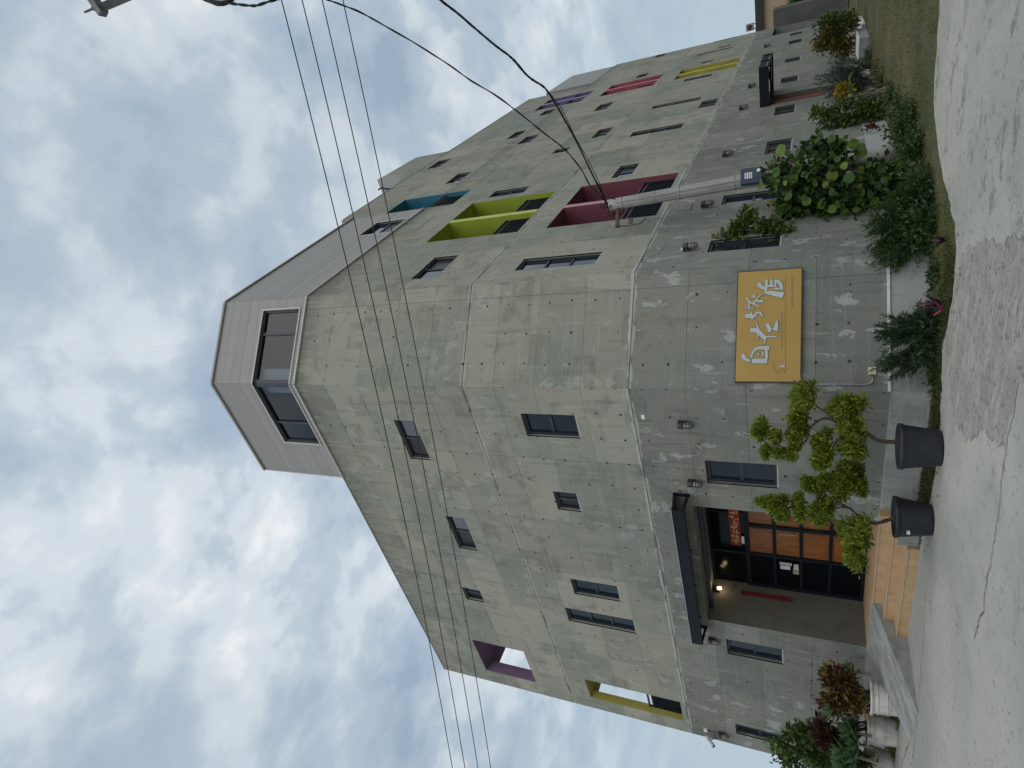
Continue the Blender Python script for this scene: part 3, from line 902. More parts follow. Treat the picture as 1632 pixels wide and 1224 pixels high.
edge = [(16, -40), (13.2, -6), (12.2, -0.6), (11.84, 1.46), (11.47, 2.66), (10.9, 3.05), (10.16, 3.38), (9.5, 3.5), (8.79, 3.67), (8.5, 3.95),
        (8.39, 4.43), (8.44, 4.95), (8.53, 5.40), (8.33, 5.68), (8.05, 6.2), (7.88, 7.09), (8.02, 8.0), (8.14, 8.88), (8.9, 8.95), (8.9, 11.4),
        (7.0, 11.4), (6.9, 12.3), (7.62, 12.45), (7.72, 13.97), (7.60, 14.75), (7.5, 19), (7.2, 60)]
pts = []
for i in range(len(edge) - 1):
    a, c_ = Vector(edge[i]), Vector(edge[i + 1])
    n_ = max(1, int((c_ - a).length / 0.09)) if 0.5 < a.y < 15 and not (8.85 < a.y < 12.4) else 1
    for k in range(n_):
        p = a.lerp(c_, k / n_)
        w = 0.10 * mnoise.noise(Vector((p.x * 2.6, p.y * 2.6, 0))) + 0.06 * mnoise.noise(Vector((p.x * 11, p.y * 11, 4))) if n_ > 1 else 0
        pts.append((p.x + w, p.y + w * 0.4))
pts.append(edge[-1])
poly = [(-60, -40)] + pts + [(-60, 60)]
mb = MB()
top = [(x, y, 0.0) for x, y in poly]
mb.quad(top)
for i in range(len(poly)):
    a, c_ = poly[i], poly[(i + 1) % len(poly)]
    mb.quad([(*a, 0.0), (*c_, 0.0), (*c_, -0.06), (*a, -0.06)])
struct(mb.build('driveway', 'driveway'))

# rougher cement patch in front of the planting strip
pc = [(8.36, 4.14), (8.40, 4.97), (8.30, 5.48), (7.96, 5.50), (7.33, 5.55), (6.68, 5.49), (6.41, 5.15), (6.08, 4.83), (5.62, 4.55), (5.36, 4.48), (5.41, 4.15), (5.40, 3.93), (5.32, 3.68), (5.11, 3.23), (4.89, 2.67), (5.15, 2.32), (6.08, 2.66), (6.80, 3.06), (7.52, 3.33), (8.16, 3.73)]
pp = []
for i in range(len(pc)):
    a, c_ = Vector(pc[i]), Vector(pc[(i + 1) % len(pc)])
    n_ = max(2, int((c_ - a).length / 0.06))
    for k in range(n_):
        p = a.lerp(c_, k / n_)
        w = 0.10 * mnoise.noise(Vector((p.x * 2.2, p.y * 2.2, 7))) + 0.09 * mnoise.noise(Vector((p.x * 7, p.y * 7, 2)))
        pp.append((p.x + w, p.y - w * 0.7, 0.004))
mb = MB()
mb.quad(pp)
struct(mb.build('cement_patch', 'cement_patch', fix=False))


def crack(path, w, seed):
    mb = MB()
    P = []
    for i in range(len(path) - 1):
        a, c_ = Vector(path[i]), Vector(path[i + 1])
        n_ = max(2, int((c_ - a).length / 0.05))
        for k in range(n_):
            p = a.lerp(c_, k / n_)
            q = mnoise.noise(Vector((p.x * 5, p.y * 5, seed))) * 0.06 + mnoise.noise(Vector((p.x * 19, p.y * 19, seed))) * 0.025
            P.append((p.x + q, p.y + q * 0.5, w * (0.35 + 0.9 * abs(mnoise.noise(Vector((p.x * 4, p.y * 4, seed + 3)))))))
    for i in range(len(P) - 1):
        a, c_ = P[i], P[i + 1]
        d = Vector((c_[0] - a[0], c_[1] - a[1])).normalized()
        n_ = Vector((-d.y, d.x))
        mb.quad([(a[0] + n_.x * a[2], a[1] + n_.y * a[2], 0.008), (a[0] - n_.x * a[2], a[1] - n_.y * a[2], 0.008),
                 (c_[0] - n_.x * c_[2], c_[1] - n_.y * c_[2], 0.008), (c_[0] + n_.x * c_[2], c_[1] + n_.y * c_[2], 0.008)])
    struct(mb.build('pavement_crack', 'crack_dark', fix=False))


crack([(5.36, 4.48), (5.22, 5.0), (5.12, 5.6), (5.02, 6.3), (5.05, 6.9)], 0.012, 1)
crack([(7.35, 8.9), (7.0, 9.7), (6.75, 10.7), (6.5, 11.6), (6.4, 12.6), (6.2, 14.5)], 0.011, 5)
crack([(6.62, 11.0), (6.75, 12.2), (7.0, 13.6), (6.9, 15.5)], 0.012, 9)

# ------------------------------------------------------------------ hotel
hotel = thing('hotel_building', 'bare concrete hotel with coloured balcony recesses and a grey clad rooftop box', 'building', (0, 0, 0))


def split_rect(r_, holes):
    u0, u1, z0, z1 = r_
    us = sorted({u0, u1} | {h for H in holes for h in H[:2] if u0 < h < u1})
    zs = sorted({z0, z1} | {h for H in holes for h in H[2:4] if z0 < h < z1})
    cells = []
    for i in range(len(us) - 1):
        for j in range(len(zs) - 1):
            cu, cz = (us[i] + us[i + 1]) / 2, (zs[j] + zs[j + 1]) / 2
            if not any(H[0] < cu < H[1] and H[2] < cz < H[3] for H in holes):
                cells.append((us[i], us[i + 1], zs[j], zs[j + 1]))
    return cells


def panel_mesh(F, cells, d, back, uoff):
    """front faces of a cast panel plus its returning edges"""
    mb = MB()
    edges = {}
    for (a, c_, e, g) in cells:
        P = [(a, e), (c_, e), (c_, g), (a, g)]
        mb.quad([F(u, z, d) for u, z in P], 0, [(u + uoff, z) for u, z in P])
        for k in range(4):
            p, q = P[k], P[(k + 1) % 4]
            key = tuple(sorted((p, q)))
            edges[key] = edges.get(key, 0) + 1
    # split T-junction free: cells come from one grid, so shared edges coincide
    for (p, q), n_ in edges.items():
        if n_ == 1:
            mb.quad([F(*p, d), F(*q, d), F(*q, back), F(*p, back)], 0,
                    [(p[0] + uoff, p[1]), (q[0] + uoff, q[1]), (q[0] + uoff + .02, q[1]), (p[0] + uoff + .02, p[1])])
    return mb


def facade(F, ulines, zlines, holes, keep, uoff, lower_to=4.67):
    for i in range(len(ulines) - 1):
        for j in range(len(zlines) - 1):
            u0, u1, z0, z1 = ulines[i], ulines[i + 1], zlines[j], zlines[j + 1]
            if not keep((u0 + u1) / 2, (z0 + z1) / 2):
                continue
            gu = 0.003
            gz0 = 0.010 if z0 in (4.67, 8.30) else 0.0025
            gz1 = 0.010 if z1 in (4.67, 8.30) else 0.0025
            r_ = (u0 + (gu if i else 0), u1 - (gu if i < len(ulines) - 2 else 0), z0 + gz0, z1 - gz1)
            cells = split_rect(r_, holes)
            if not cells:
                continue
            d = random.uniform(-0.002, 0.003)
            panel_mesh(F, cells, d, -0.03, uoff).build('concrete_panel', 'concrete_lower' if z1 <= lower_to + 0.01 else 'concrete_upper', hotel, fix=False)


def core(F, u0, u1, z0, z1, holes, keep_rects, uoff, low=True):
    """the wall behind the panel joints, with the returns of every window opening"""
    mb = MB()
    for rc in keep_rects:
        for (a, c_, e, g) in split_rect(rc, holes):
            mi = 0 if g <= 4.68 else 1
            P = [(a, e), (c_, e), (c_, g), (a, g)]
            mb.quad([F(u, z, -0.022) for u, z in P], mi, [(u + uoff, z) for u, z in P])
    for H in holes:
        a, c_, e, g = H[:4]
        dep = H[4]
        mi = 0 if e < 4.6 else 1
        for p, q in (((a, e), (c_, e)), ((c_, e), (c_, g)), ((c_, g), (a, g)), ((a, g), (a, e))):
            mb.quad([F(*p, -0.001), F(*q, -0.001), F(*q, -dep), F(*p, -dep)], mi,
                    [(p[0] + uoff, p[1]), (q[0] + uoff, q[1]), (q[0] + uoff + dep, q[1] + dep), (p[0] + uoff + dep, p[1] + dep)])
    return mb.build('wall_core', ['concrete_lower', 'concrete_upper'], hotel, fix=False)


def window(F, u0, u1, z0, z1, rows=1, cols=1, d=-0.045, fw=0.05, glasses=None, name='window'):
    mb = MB()
    e = 0.004
    a, c_, lo, hi = u0 + e, u1 - e, z0 + e, z1 - e
    mb.box((a, lo, d - 0.07), (a + fw, hi, d), 0, F)
    mb.box((c_ - fw, lo, d - 0.07), (c_, hi, d), 0, F)
    mb.box((a + fw, hi - fw, d - 0.07), (c_ - fw, hi, d - 0.001), 0, F)
    mb.box((a + fw, lo, d - 0.07), (c_ - fw, lo + fw, d - 0.001), 0, F)
    iu0, iu1, iz0, iz1 = a + fw, c_ - fw, lo + fw, hi - fw
    for k in range(1, cols):
        u = iu0 + (iu1 - iu0) * k / cols
        mb.box((u - fw / 2, iz0, d - 0.06), (u + fw / 2, iz1, d - 0.008), 0, F)
    for k in range(1, rows):
        z = iz0 + (iz1 - iz0) * k / rows
        mb.box((iu0, z - fw / 2, d - 0.06), (iu1, z + fw / 2, d - 0.012), 0, F)
    # sloping sill lip
    mb.box((a + 0.01, lo - 0.002, d), (c_ - 0.01, lo + 0.018, -0.012), 1, F)
    w = mb.build(name, ['frame_dark', 'trim_pale'], hotel)
    for i in range(cols):
        for j in range(rows):
            p = MB()
            ua, ub = iu0 + (iu1 - iu0) * i / cols + 0.004, iu0 + (iu1 - iu0) * (i + 1) / cols - 0.004
            za, zb = iz0 + (iz1 - iz0) * j / rows + 0.004, iz0 + (iz1 - iz0) * (j + 1) / rows - 0.004
            g = 'glass'
            if glasses:
                g = glasses[(i + j) % len(glasses)]
            p.box((ua, za, d - 0.045 - 0.008 * ((i + j) % 2)), (ub, zb, d - 0.035 - 0.008 * ((i + j) % 2)), 0, F)
            p.build('pane', g, w)
    return w


# --- openings: (u0, u1, z0, z1, return depth, rows, cols, glasses)
WA = [
    (7.41, 8.63, 9.92, 10.53, 0.2, 1, 2, ['glass', 'glass_screen']),
    (10.59, 11.84, 9.62, 10.22, 0.2, 1, 2, ['glass', 'glass_screen']),
    (13.62, 14.18, 10.13, 10.75, 0.2, 1, 2, ['glass', 'glass_screen']),
    (7.08, 7.69, 5.86, 7.085, 0.2, 2, 1, None),
    (9.30, 9.88, 6.28, 6.86, 0.2, 1, 2, ['glass_screen', 'glass_screen']),
    (12.39, 13.0, 5.85, 7.095, 0.2, 2, 1, None),
    (13.68, 14.26, 5.63, 7.52, 0.2, 3, 1, None),
    (8.07, 8.66, 2.14, 3.425, 0.2, 2, 1, None),
    (13.74, 14.34, 2.14, 3.39, 0.2, 2, 1, None),
    (17.56, 18.08, 2.18, 3.39, 0.2, 2, 1, None),
]
GS = ['glass', 'glass_screen']
WC = [
    (22.67, 23.82, 15.74, 16.35, 0.2, 1, 2, GS), (19.68, 20.85, 13.26, 13.86, 0.2, 1, 2, GS),
    (11.17, 11.78, 5.63, 7.485, 0.2, 3, 1, None), (11.16, 12.42, 9.55, 10.26, 0.2, 1, 2, GS),
    (17.09, 17.67, 9.60, 10.84, 0.2, 2, 1, None), (25.72, 26.94, 13.30, 13.86, 0.2, 1, 2, GS),
    (24.22, 25.44, 12.14, 12.73, 0.2, 1, 2, GS), (21.5, 22.05, 9.62, 10.19, 0.2, 1, 1, GS),
    (17.21, 18.36, 6.25, 6.85, 0.2, 1, 2, GS), (29.94, 31.05, 13.24, 13.86, 0.2, 1, 2, GS),
    (28.2, 29.55, 9.90, 10.52, 0.2, 1, 2, GS), (22.87, 24.12, 8.53, 9.08, 0.2, 1, 2, GS),
    (35.24, 36.16, 9.60, 10.15, 0.2, 1, 2, GS), (41.93, 42.84, 9.88, 10.45, 0.2, 1, 2, GS),
    (31.05, 31.58, 5.77, 7.0, 0.2, 2, 1, None), (35.36, 35.72, 6.21, 6.80, 0.2, 1, 1, None),
    (38.57, 38.95, 5.59, 7.46, 0.2, 3, 1, None), (39.63, 39.98, 5.82, 6.42, 0.2, 1, 1, None),
    (42.70, 42.97, 5.79, 7.04, 0.2, 2, 1, None), (26.17, 26.68, 5.58, 7.49, 0.2, 3, 1, None),
    (24.63, 25.72, 4.83, 5.45, 0.2, 1, 2, GS), (22.0, 22.62, 5.62, 7.42, 0.2, 3, 1, None),
    (21.44, 22.48, 2.13, 2.73, 0.2, 1, 2, GS), (26.22, 27.18, 2.14, 2.74, 0.2, 1, 2, GS),
    (30.43, 31.40, 2.14, 2.74, 0.2, 1, 2, GS), (35.35, 36.30, 2.15, 2.75, 0.2, 1, 2, GS),
    (38.12, 38.85, 2.16, 2.76, 0.2, 1, 2, GS), (17.31, 18.5, 2.12, 2.755, 0.2, 1, 2, GS),
    (11.28, 11.84, 2.13, 3.42, 0.2, 2, 1, None), (13.87, 14.45, 2.14, 3.45, 0.2, 2, 1, ['glass']),
]
BALC = [  # u0, u1, z0, z1, fin, paint
    (16.96, 18.33, 12.08, 14.83, None, 'paint_teal'), (13.62, 16.72, 8.42, 11.24, (15.05, 15.26), 'paint_lime'),
    (13.66, 16.81, 4.86, 7.62, (15.07, 15.27), 'paint_maroon'), (31.70, 34.30, 12.17, 14.78, (32.92, 33.16), 'paint_violet'),
    (31.90, 34.60, 8.56, 11.26, (33.22, 33.42), 'paint_red'), (32.16, 34.55, 4.84, 7.62, (33.17, 33.40), 'paint_yellow'),
]
RECESS = (9.335, 13.08, 0.50, 3.77)
HOLES_A = WA + [(16.36, 18.04, 9.46, 11.29, 0.03), (17.13, 18.11, 4.82, 7.63, 0.03), (*RECESS, 0.03)]
DOORC = (23.05, 24.35, 0.50, 2.92)
BAY = (39.75, 42.9, 0.5, 3.70)
HOLES_C = WC + [(*B_[:4], 0.03) for B_ in BALC] + [(*DOORC, 0.4), (*BAY, 0.03)]

PL = 0.50
zA = [PL, 1.55, 2.62, 3.65, 4.67, 5.63, 6.62, 7.55, 8.30, 9.22, 10.20, 11.20, 12.20, 13.15]
uA = [YB, 8.31, 10.27, 12.20, 14.0, 15.72, 17.35, YEND]
facade(FA, uA, zA, HOLES_A, lambda u, z: True, 0.0)
core(FA, YB, YEND, PL, 13.15, HOLES_A, [(YB, YEND, PL, 4.67), (YB, YEND, 4.67, 13.15)], 0.0)
uB = [0, 1.935, BW]
facade(FB, uB, zA, [], lambda u, z: True, 40.0)
core(FB, 0, BW, PL, 13.15, [], [(0, BW, PL, 4.67), (0, BW, 4.67, 13.15)], 40.0)

uC = [XC, 12.5, 14.4, 16.86, 18.65, 20.5, 22.3, 24.0, 25.58, 27.6, 29.6, 31.4, 33.3, 35.0, 36.22, 38.0, 39.6, 41.2, XEND]
zC = [PL, 2.62, 4.67, 6.62, 8.30, 10.20, 12.20, 13.12, 15.0, 16.72]


def keepC(u, z):
    top = 13.12 if u < 16.86 or u > 36.22 else 16.72
    return z < top


facade(FC, uC, zC, HOLES_C, keepC, 60.0)
core(FC, XC, XEND, PL, 16.7, HOLES_C, [(XC, 16.86, PL, 4.67), (XC, 16.86, 4.67, 13.12), (16.86, 36.22, PL, 4.67), (16.86, 36.22, 4.67, 16.72),
                                       (36.22, XEND, PL, 4.67), (36.22, XEND, 4.67, 13.12)], 60.0)
for (u0, u1, z0, z1, dep, rows, cols, gls) in WA:
    window(FA, u0, u1, z0, z1, rows, cols, d=-0.075, fw=0.06, glasses=['glass_teal'] if gls is None else gls)
for (u0, u1, z0, z1, dep, rows, cols, gls) in WC:
    window(FC, u0, u1, z0, z1, rows, cols, glasses=gls)

# stair head above the long side: sloping parapet, part concrete, part grey sheet
mb = MB()
T_ = [(20.37, 16.72), (25.58, 16.72), (25.56, 18.62), (23.1, 18.72), (22.29, 17.32)]
G_ = [(19.69, 16.72), (20.37, 16.72), (22.29, 17.32), (23.1, 18.72), (22.32, 18.78)]
for poly_, mi in ((T_, 0), (G_, 1)):
    mb.quad([FC(u, z, 0) for u, z in poly_], mi, [(u + 60, z) for u, z in poly_])
    mb.quad([FC(u, z, -0.25) for u, z in poly_][::-1], mi, [(u + 60, z) for u, z in poly_][::-1])
    for k in range(5):
        p, q = poly_[k], poly_[(k + 1) % 5]
        mb.quad([FC(*p, 0), FC(*p, -0.25), FC(*q, -0.25), FC(*q, 0)], mi, [(p[0], p[1])] * 4)
mb.build('stair_parapet', ['concrete_upper', 'cladding'], hotel, fix=False)
mb = MB()
mb.tube([FC(20.3, 16.74, 0.0), FC(20.3, 17.0, 0.05), FC(20.45, 17.2, 0.08), FC(20.3, 17.35, 0.05)], 0.03, 8)
mb.build('overflow_pipe', 'black_steel', hotel)

# roofs, rear walls, far end
mb = MB()
rz = 13.10
mb.quad([(XA + .03, YB, rz), (XA + .03, YEND - .03, rz), (14, YEND - .03, rz), (14, 11, rz), (XEND, 11, rz), (XEND, YC + .03, rz), (XC, YC + .03, rz)])
mb.quad([(16.86, YC + .03, 16.70), (36.22, YC + .03, 16.70), (36.22, 11, 16.70), (16.86, 11, 16.70)])
mb.build('roof_slab', 'roof_slab', hotel, fix=False)
mb = MB()
mb.box((16.86, YC + .03, 13.1), (17.0, 11, 16.72))
mb.box((36.08, YC + .03, 13.1), (36.22, 11, 16.72))
mb.box((16.86, 10.86, 0), (XEND, 11.0, 16.68))
mb.box((XEND - .12, YC + .03, 0), (XEND, 10.8, 13.08))
mb.box((13.9, 11.0, 0), (14.0, YEND, 13.08))
mb.build('rear_wall', 'roof_slab', hotel)

holesE = [(9.36, 11.6, 9.46, 11.29, 0.03), (9.24, 11.6, 4.82, 7.63, 0.03)]
facade(FE, [XA, 11.8, 13.9], [PL, 4.67, 8.30, 13.15], holesE, lambda u, z: True, 20.0)


def room(F, u0, u1, z0, z1, d0, d1, matn, name, skip=()):
    """inside faces of a recess: floor, soffit, both cheeks and the back"""
    mb = MB()
    e = 0.003
    a, c_, lo, hi = u0 + e, u1 - e, z0 + e, z1 - e
    q = {'back': [(a, lo, d1), (c_, lo, d1), (c_, hi, d1), (a, hi, d1)],
         'floor': [(a, lo, d0), (c_, lo, d0), (c_, lo, d1), (a, lo, d1)],
         'top': [(a, hi, d0), (c_, hi, d0), (c_, hi, d1), (a, hi, d1)],
         'near': [(a, lo, d0), (a, hi, d0), (a, hi, d1), (a, lo, d1)],
         'far': [(c_, lo, d0), (c_, hi, d0), (c_, hi, d1), (c_, lo, d1)]}
    for k, P in q.items():
        if k not in skip:
            mb.quad([F(*p) for p in P], 0, [(p[0] - p[2], p[1] - p[2]) for p in P])
    return mb.build(name, matn, hotel, fix=False)


def railing(F, u0, u1, z0, h, d=-0.10, n=8):
    mb = MB()
    mb.box((u0 + .012, z0 + .01, d - .03), (u0 + .045, z0 + h, d), 0, F)
    mb.box((u1 - .045, z0 + .01, d - .03), (u1 - .012, z0 + h, d), 0, F)
    mb.box((u0 + .012, z0 + h - .04, d - .055), (u1 - .012, z0 + h, d + .012), 1, F)
    mb.box((u0 + .045, z0 + h - .16, d - .03), (u1 - .045, z0 + h - .12, d - .004), 1, F)
    mb.box((u0 + .045, z0 + .012, d - .03), (u1 - .045, z0 + .05, d - .004), 0, F)
    rl = mb.build('railing', ['rail_dark', 'rail_top'], hotel)
    w = (u1 - u0 - .09) / n
    for k in range(n):
        u = u0 + .045 + w * (k + .5)
        s = MB()
        s.box((u - w * .27, z0 + .05, d - .028), (u + w * .27, z0 + h - .16, d - .006), 0, F)
        s.build('slat', 'rail_slat', rl)
    bk = MB()
    bk.box((u0 + .05, z0 + .012, d - .075), (u1 - .05, z0 + h - .14, d - .06), 0, F)
    bk.build('backing_sheet', 'black_rubber', rl)


for (u0, u1, z0, z1, fin, pm_) in BALC:
    bal = room(FC, u0, u1, z0, z1, 0.002, -1.35, pm_, 'balcony')
    spans = [(u0 + .004, u1 - .004)]
    if fin:
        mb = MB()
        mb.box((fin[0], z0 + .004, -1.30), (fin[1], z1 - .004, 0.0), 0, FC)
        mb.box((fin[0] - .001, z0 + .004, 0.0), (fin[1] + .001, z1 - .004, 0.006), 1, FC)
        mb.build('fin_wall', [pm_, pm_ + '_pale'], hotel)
        spans = [(u0 + .004, fin[0]), (fin[1], u1 - .004)]
    for a, c_ in spans:
        railing(FC, a, c_, z0 + .004, 0.96, -0.14)
        # glazed balcony door in the back wall
        w = MB()
        w.box((a + .15, z0 + .05, -1.345), (a + .15 + .9, z0 + 2.15, -1.30), 0, FC)
        w.box((a + .22, z0 + .12, -1.30), (a + .15 + .83, z0 + 2.08, -1.295), 1, FC)
        w.build('balcony_door', ['frame_dark', 'glass'], hotel)

# open corner loggias at the left end
room(FA, 16.36, YEND - .04, 9.46, 11.29, -0.36, -2.6, 'paint_mauve', 'loggia', ('far',))
for (a, c_, lo, hi, dep, m_i) in ((16.36, 18.04, 9.46, 11.29, .36, 0), (17.13, 18.11, 4.82, 7.63, .24, 1)):
    e = .003
    mb = MB()
    for p, q in (((a + e, lo + e), (c_ - e, lo + e)), ((c_ - e, lo + e), (c_ - e, hi - e)), ((c_ - e, hi - e), (a + e, hi - e)), ((a + e, hi - e), (a + e, lo + e))):
        mb.quad([FA(*p, .002), FA(*q, .002), FA(*q, -dep), FA(*p, -dep)], m_i)
    mb.build('loggia_reveal', ['paint_mauve', 'paint_olive'], hotel, fix=False)
room(FA, 17.13, YEND - .04, 4.82, 7.63, -0.24, -2.6, 'paint_olive', 'loggia', ('far',))
mb = MB()   # inner faces of the corner piers
mb.box((18.045, 9.47, -0.355), (YEND - .035, 11.28, -0.04), 0, FA)
mb.build('corner_pier', 'paint_mauve', hotel)
mb = MB()
mb.box((18.115, 4.83, -0.235), (YEND - .035, 7.62, -0.04), 0, FA)
mb.build('corner_pier', 'paint_olive', hotel)
railing(FA, 17.14, 18.10, 4.825, 1.02, -0.16, 7)

# plinth along the foot of the walls
for F, a, c_, uo, gaps in ((FA, YB - 0.02, 9.30, 0, ()), (FA, 13.10, YEND, 0, ()), (FB, -0.015, BW + 0.015, 40, ()), (FC, XC - 0.02, 23.0, 60, ()), (FC, 24.4, 39.7, 60, ())):
    mb = MB()
    mb.box((a, -0.03, -0.04), (c_, PL, 0.045), 0, F, True)
    mb.build('plinth', 'concrete_plinth', hotel)
mb = MB()
mb.box((0.0, PL, 0.0), (BW + .01, PL + .035, 0.07), 0, FB)
mb.build('plinth_ledge', 'block_top', hotel)

# dark open bay at the far end of the long side, and a return wall
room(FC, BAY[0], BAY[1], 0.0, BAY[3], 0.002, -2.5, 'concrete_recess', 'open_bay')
mb = MB()
mb.box((43.02, 0, -2.4), (44.3, 3.78, 0.9), 0, FC)
mb.build('end_wall', 'concrete_dark', hotel)
# brown-red side door under the second canopy
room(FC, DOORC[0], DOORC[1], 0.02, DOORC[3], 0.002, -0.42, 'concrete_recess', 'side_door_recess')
mb = MB()
mb.box((23.06, 0.06, -0.20), (24.34, 2.88, -0.14), 0, FC)
mb.box((23.25, 0.3, -0.14), (23.65, 2.6, -0.125), 0, FC)
mb.box((23.75, 0.3, -0.14), (24.15, 2.6, -0.125), 0, FC)
mb.box((23.68, 1.0, -0.14), (23.72, 1.3, -0.09), 1, FC)
mb.build('side_door', ['red_door', 'galvanised'], hotel)


# --- grey clad rooftop boxes
def clad(F, u0, u1, z0, z1, holes, course=0.33):
    n_ = int(round((z1 - z0) / course))
    for k in range(n_):
        a, c_ = z0 + (z1 - z0) * k / n_, z0 + (z1 - z0) * (k + 1) / n_
        cells = split_rect((u0, u1, a + .003, c_ - .003), holes)
        if cells:
            panel_mesh(F, cells, 0.012 + random.uniform(-.002, .002), -0.02, 0).build('cladding_panel', 'cladding', hotel, fix=False)
    mb = MB()
    for (a, c_, e, g) in split_rect((u0, u1, z0, z1), holes):
        mb.quad([F(u, z, -0.004) for u, z in ((a, e), (c_, e), (c_, g), (a, g))])
    mb.build('cladding_backing', 'block_side', hotel, fix=False)


PZ0, PZ1 = 13.17, 16.15
hA = (YB, 8.33, 13.34, 14.63, .1)
hB = (0.0, 1.965, 13.34, 14.63, .1)
hP = (14.87, 15.99, 13.30, 14.50, .1)
clad(FA, YB, 9.49, PZ0, PZ1, [hA])
clad(FB, 0, BW, PZ0, PZ1, [hB])
clad(FC, XC, 16.84, PZ0, PZ1, [hP])
clad(FC, 37.1, 42.42, 13.12, 16.0, [])
mb = MB()
mb.box((9.36, PZ0, -2.2), (9.49, PZ1, -0.01), 0, FA)
mb.quad([(XA + .02, YB, PZ1), (XA + .02, 9.49, PZ1), (11.4, 9.49, PZ1), (17, 9.49, PZ1), (16.84, YC + .02, PZ1), (XC, YC + .02, PZ1)])
mb.box((37.1, PZ0, -3), (37.2, 16.0, -0.03), 0, FC)
mb.box((42.3, PZ0, -3), (42.42, 16.0, -0.03), 0, FC)
mb.box((37.2, 15.9, -3), (42.3, 16.0, -0.03), 0, FC)
mb.build('rooftop_box', 'cladding', hotel)
# pale trims: bottom flashing, gutter edge, window surround
mb = MB()
for F, a, c_ in ((FA, YB, 9.52), (FB, 0.0, BW), (FC, XC, 16.86)):
    mb.box((a, PZ0 - .045, -0.02), (c_, PZ0 - .002, 0.05), 0, F)
    mb.box((a, PZ1, -0.02), (c_, PZ1 + .07, 0.06), 1, F)
mb.box((9.49, PZ0, -0.03), (9.525, PZ1, 0.03), 0, FA)
mb.build('flashing', ['trim_pale', 'cladding'], hotel)
mb = MB()
for F, a, c_, left, right in ((FA, hA[0], hA[1], False, True), (FB, hB[0], hB[1], False, True), (FC, hP[0], hP[1], True, True)):
    lo, hi = (13.34, 14.63) if F is not FC else (13.30, 14.50)
    mb.box((a, lo - .04, -0.03), (c_, lo, 0.035), 0, F)
    mb.box((a, hi, -0.03), (c_, hi + .04, 0.035), 0, F)
    if right:
        mb.box((c_, lo - .04, -0.03), (c_ + .04, hi + .04, 0.036), 0, F)
    if left:
        mb.box((a - .04, lo - .04, -0.03), (a, hi + .04, 0.036), 0, F)
mb.build('window_surround', 'trim_pale', hotel)


def corner_glazing(F, u0, u1, div, at0):
    lo, hi = 13.34, 14.63
    mb = MB()
    d, fw = -0.03, 0.055
    mb.box((u0, lo, d - .07), (u1, lo + fw, d), 0, F)
    mb.box((u0, hi - fw, d - .07), (u1, hi, d), 0, F)
    mb.box((u0, lo + fw, d - .07), (u0 + .12, hi - fw, d + .004), 0, F)
    mb.box((u1 - fw, lo + fw, d - .07), (u1, hi - fw, d), 0, F)
    mb.box((div - .03, lo + fw, d - .07), (div + .03, hi - fw, d), 0, F)
    w = mb.build('corner_window', 'frame_dark', hotel)
    for a, c_, g in ((u0 + .12, div - .03, 'glass_clear'), (div + .03, u1 - fw, 'glass_clear')):
        p = MB()
        p.quad([F(a, lo + fw, d - .04), F(c_, lo + fw, d - .04), F(c_, hi - fw, d - .04), F(a, hi - fw, d - .04)])
        if F is FA:
            p.f = [f_[::-1] for f_ in p.f]
        p.build('pane', g, w, fix=False)
    cm = MB()
    n_ = 9
    for k in range(n_):
        ua = u0 + .14 + k * .035
        pts_ = [F(ua, lo + .02, -0.22 - .03 * (k % 2)), F(ua + .035, lo + .02, -0.22 - .03 * ((k + 1) % 2)),
                F(ua + .035, hi - .02, -0.22 - .03 * ((k + 1) % 2)), F(ua, hi - .02, -0.22 - .03 * (k % 2))]
        cm.quad(pts_)
    cm.build('curtain', 'curtain', w, fix=False)


corner_glazing(FA, hA[0], hA[1], 7.68, True)
corner_glazing(FB, hB[0], hB[1], 1.33, True)
window(FC, hP[0], hP[1], hP[2], hP[3], 2, 1, d=-0.03, glasses=['glass_screen', 'glass'])
mb = MB()   # the room behind the corner glazing: ceiling, floor and the rear walls
rp = [(XA + .12, YB + .05), (XA + .12, 9.34), (13.0, 9.34), (13.0, YC + .12), (XC + .05, YC + .12)]
mb.quad([(x, y, 14.95) for x, y in rp])
mb.quad([(x, y, 13.19) for x, y in rp])
for p, q in ((rp[1], rp[2]), (rp[2], rp[3]), (rp[3], rp[4])):
    mb.quad([(*p, 13.19), (*q, 13.19), (*q, 14.95), (*p, 14.95)])
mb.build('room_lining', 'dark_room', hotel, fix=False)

# --- entrance recess with door
XD = 10.20
mb = MB()
ey0, ey1, ez0, ez1 = RECESS[0] + .003, RECESS[1] - .003, 0.515, RECESS[3] - .003


def rq(P, mi=0):
    mb.quad(P, mi, [(p[0] + p[1], p[2]) for p in P])


rq([(XA - .002, ey1, ez0), (XD, ey1, ez0), (XD, ey1, ez1), (XA - .002, ey1, ez1)])
rq([(XA - .002, ey0, ez0), (XD, ey0, ez0), (XD, ey0, ez1), (XA - .002, ey0, ez1)])
mb.quad([(XA - .002, ey0, ez1), (XD, ey0, ez1), (XD, ey1, ez1), (XA - .002, ey1, ez1)], 1, [(ey0 + 3, 5), (ey0 + 4.2, 5), (ey1 + 4, 6.2), (ey1 + 3, 6.2)])
rq([(XD + .1, ey0, ez0), (XD + .1, ey1, ez0), (XD + .1, ey1, ez1), (XD + .1, ey0, ez1)])
mb.box((XA + .30, ey0 + .002, 3.66), (XA + .36, ey1 - .002, ez1 - .002), 2)
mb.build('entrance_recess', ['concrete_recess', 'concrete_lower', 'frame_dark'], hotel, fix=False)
mb = MB()
mb.box((XA - 0.02, ey0 - .003, 0.35), (XD + .1, ey1 + .003, 0.512))
mb.build('landing', 'step_tile', hotel)

mb = MB()
DZ0, DZ1, TZ = 0.53, 2.86, ez1 - .002


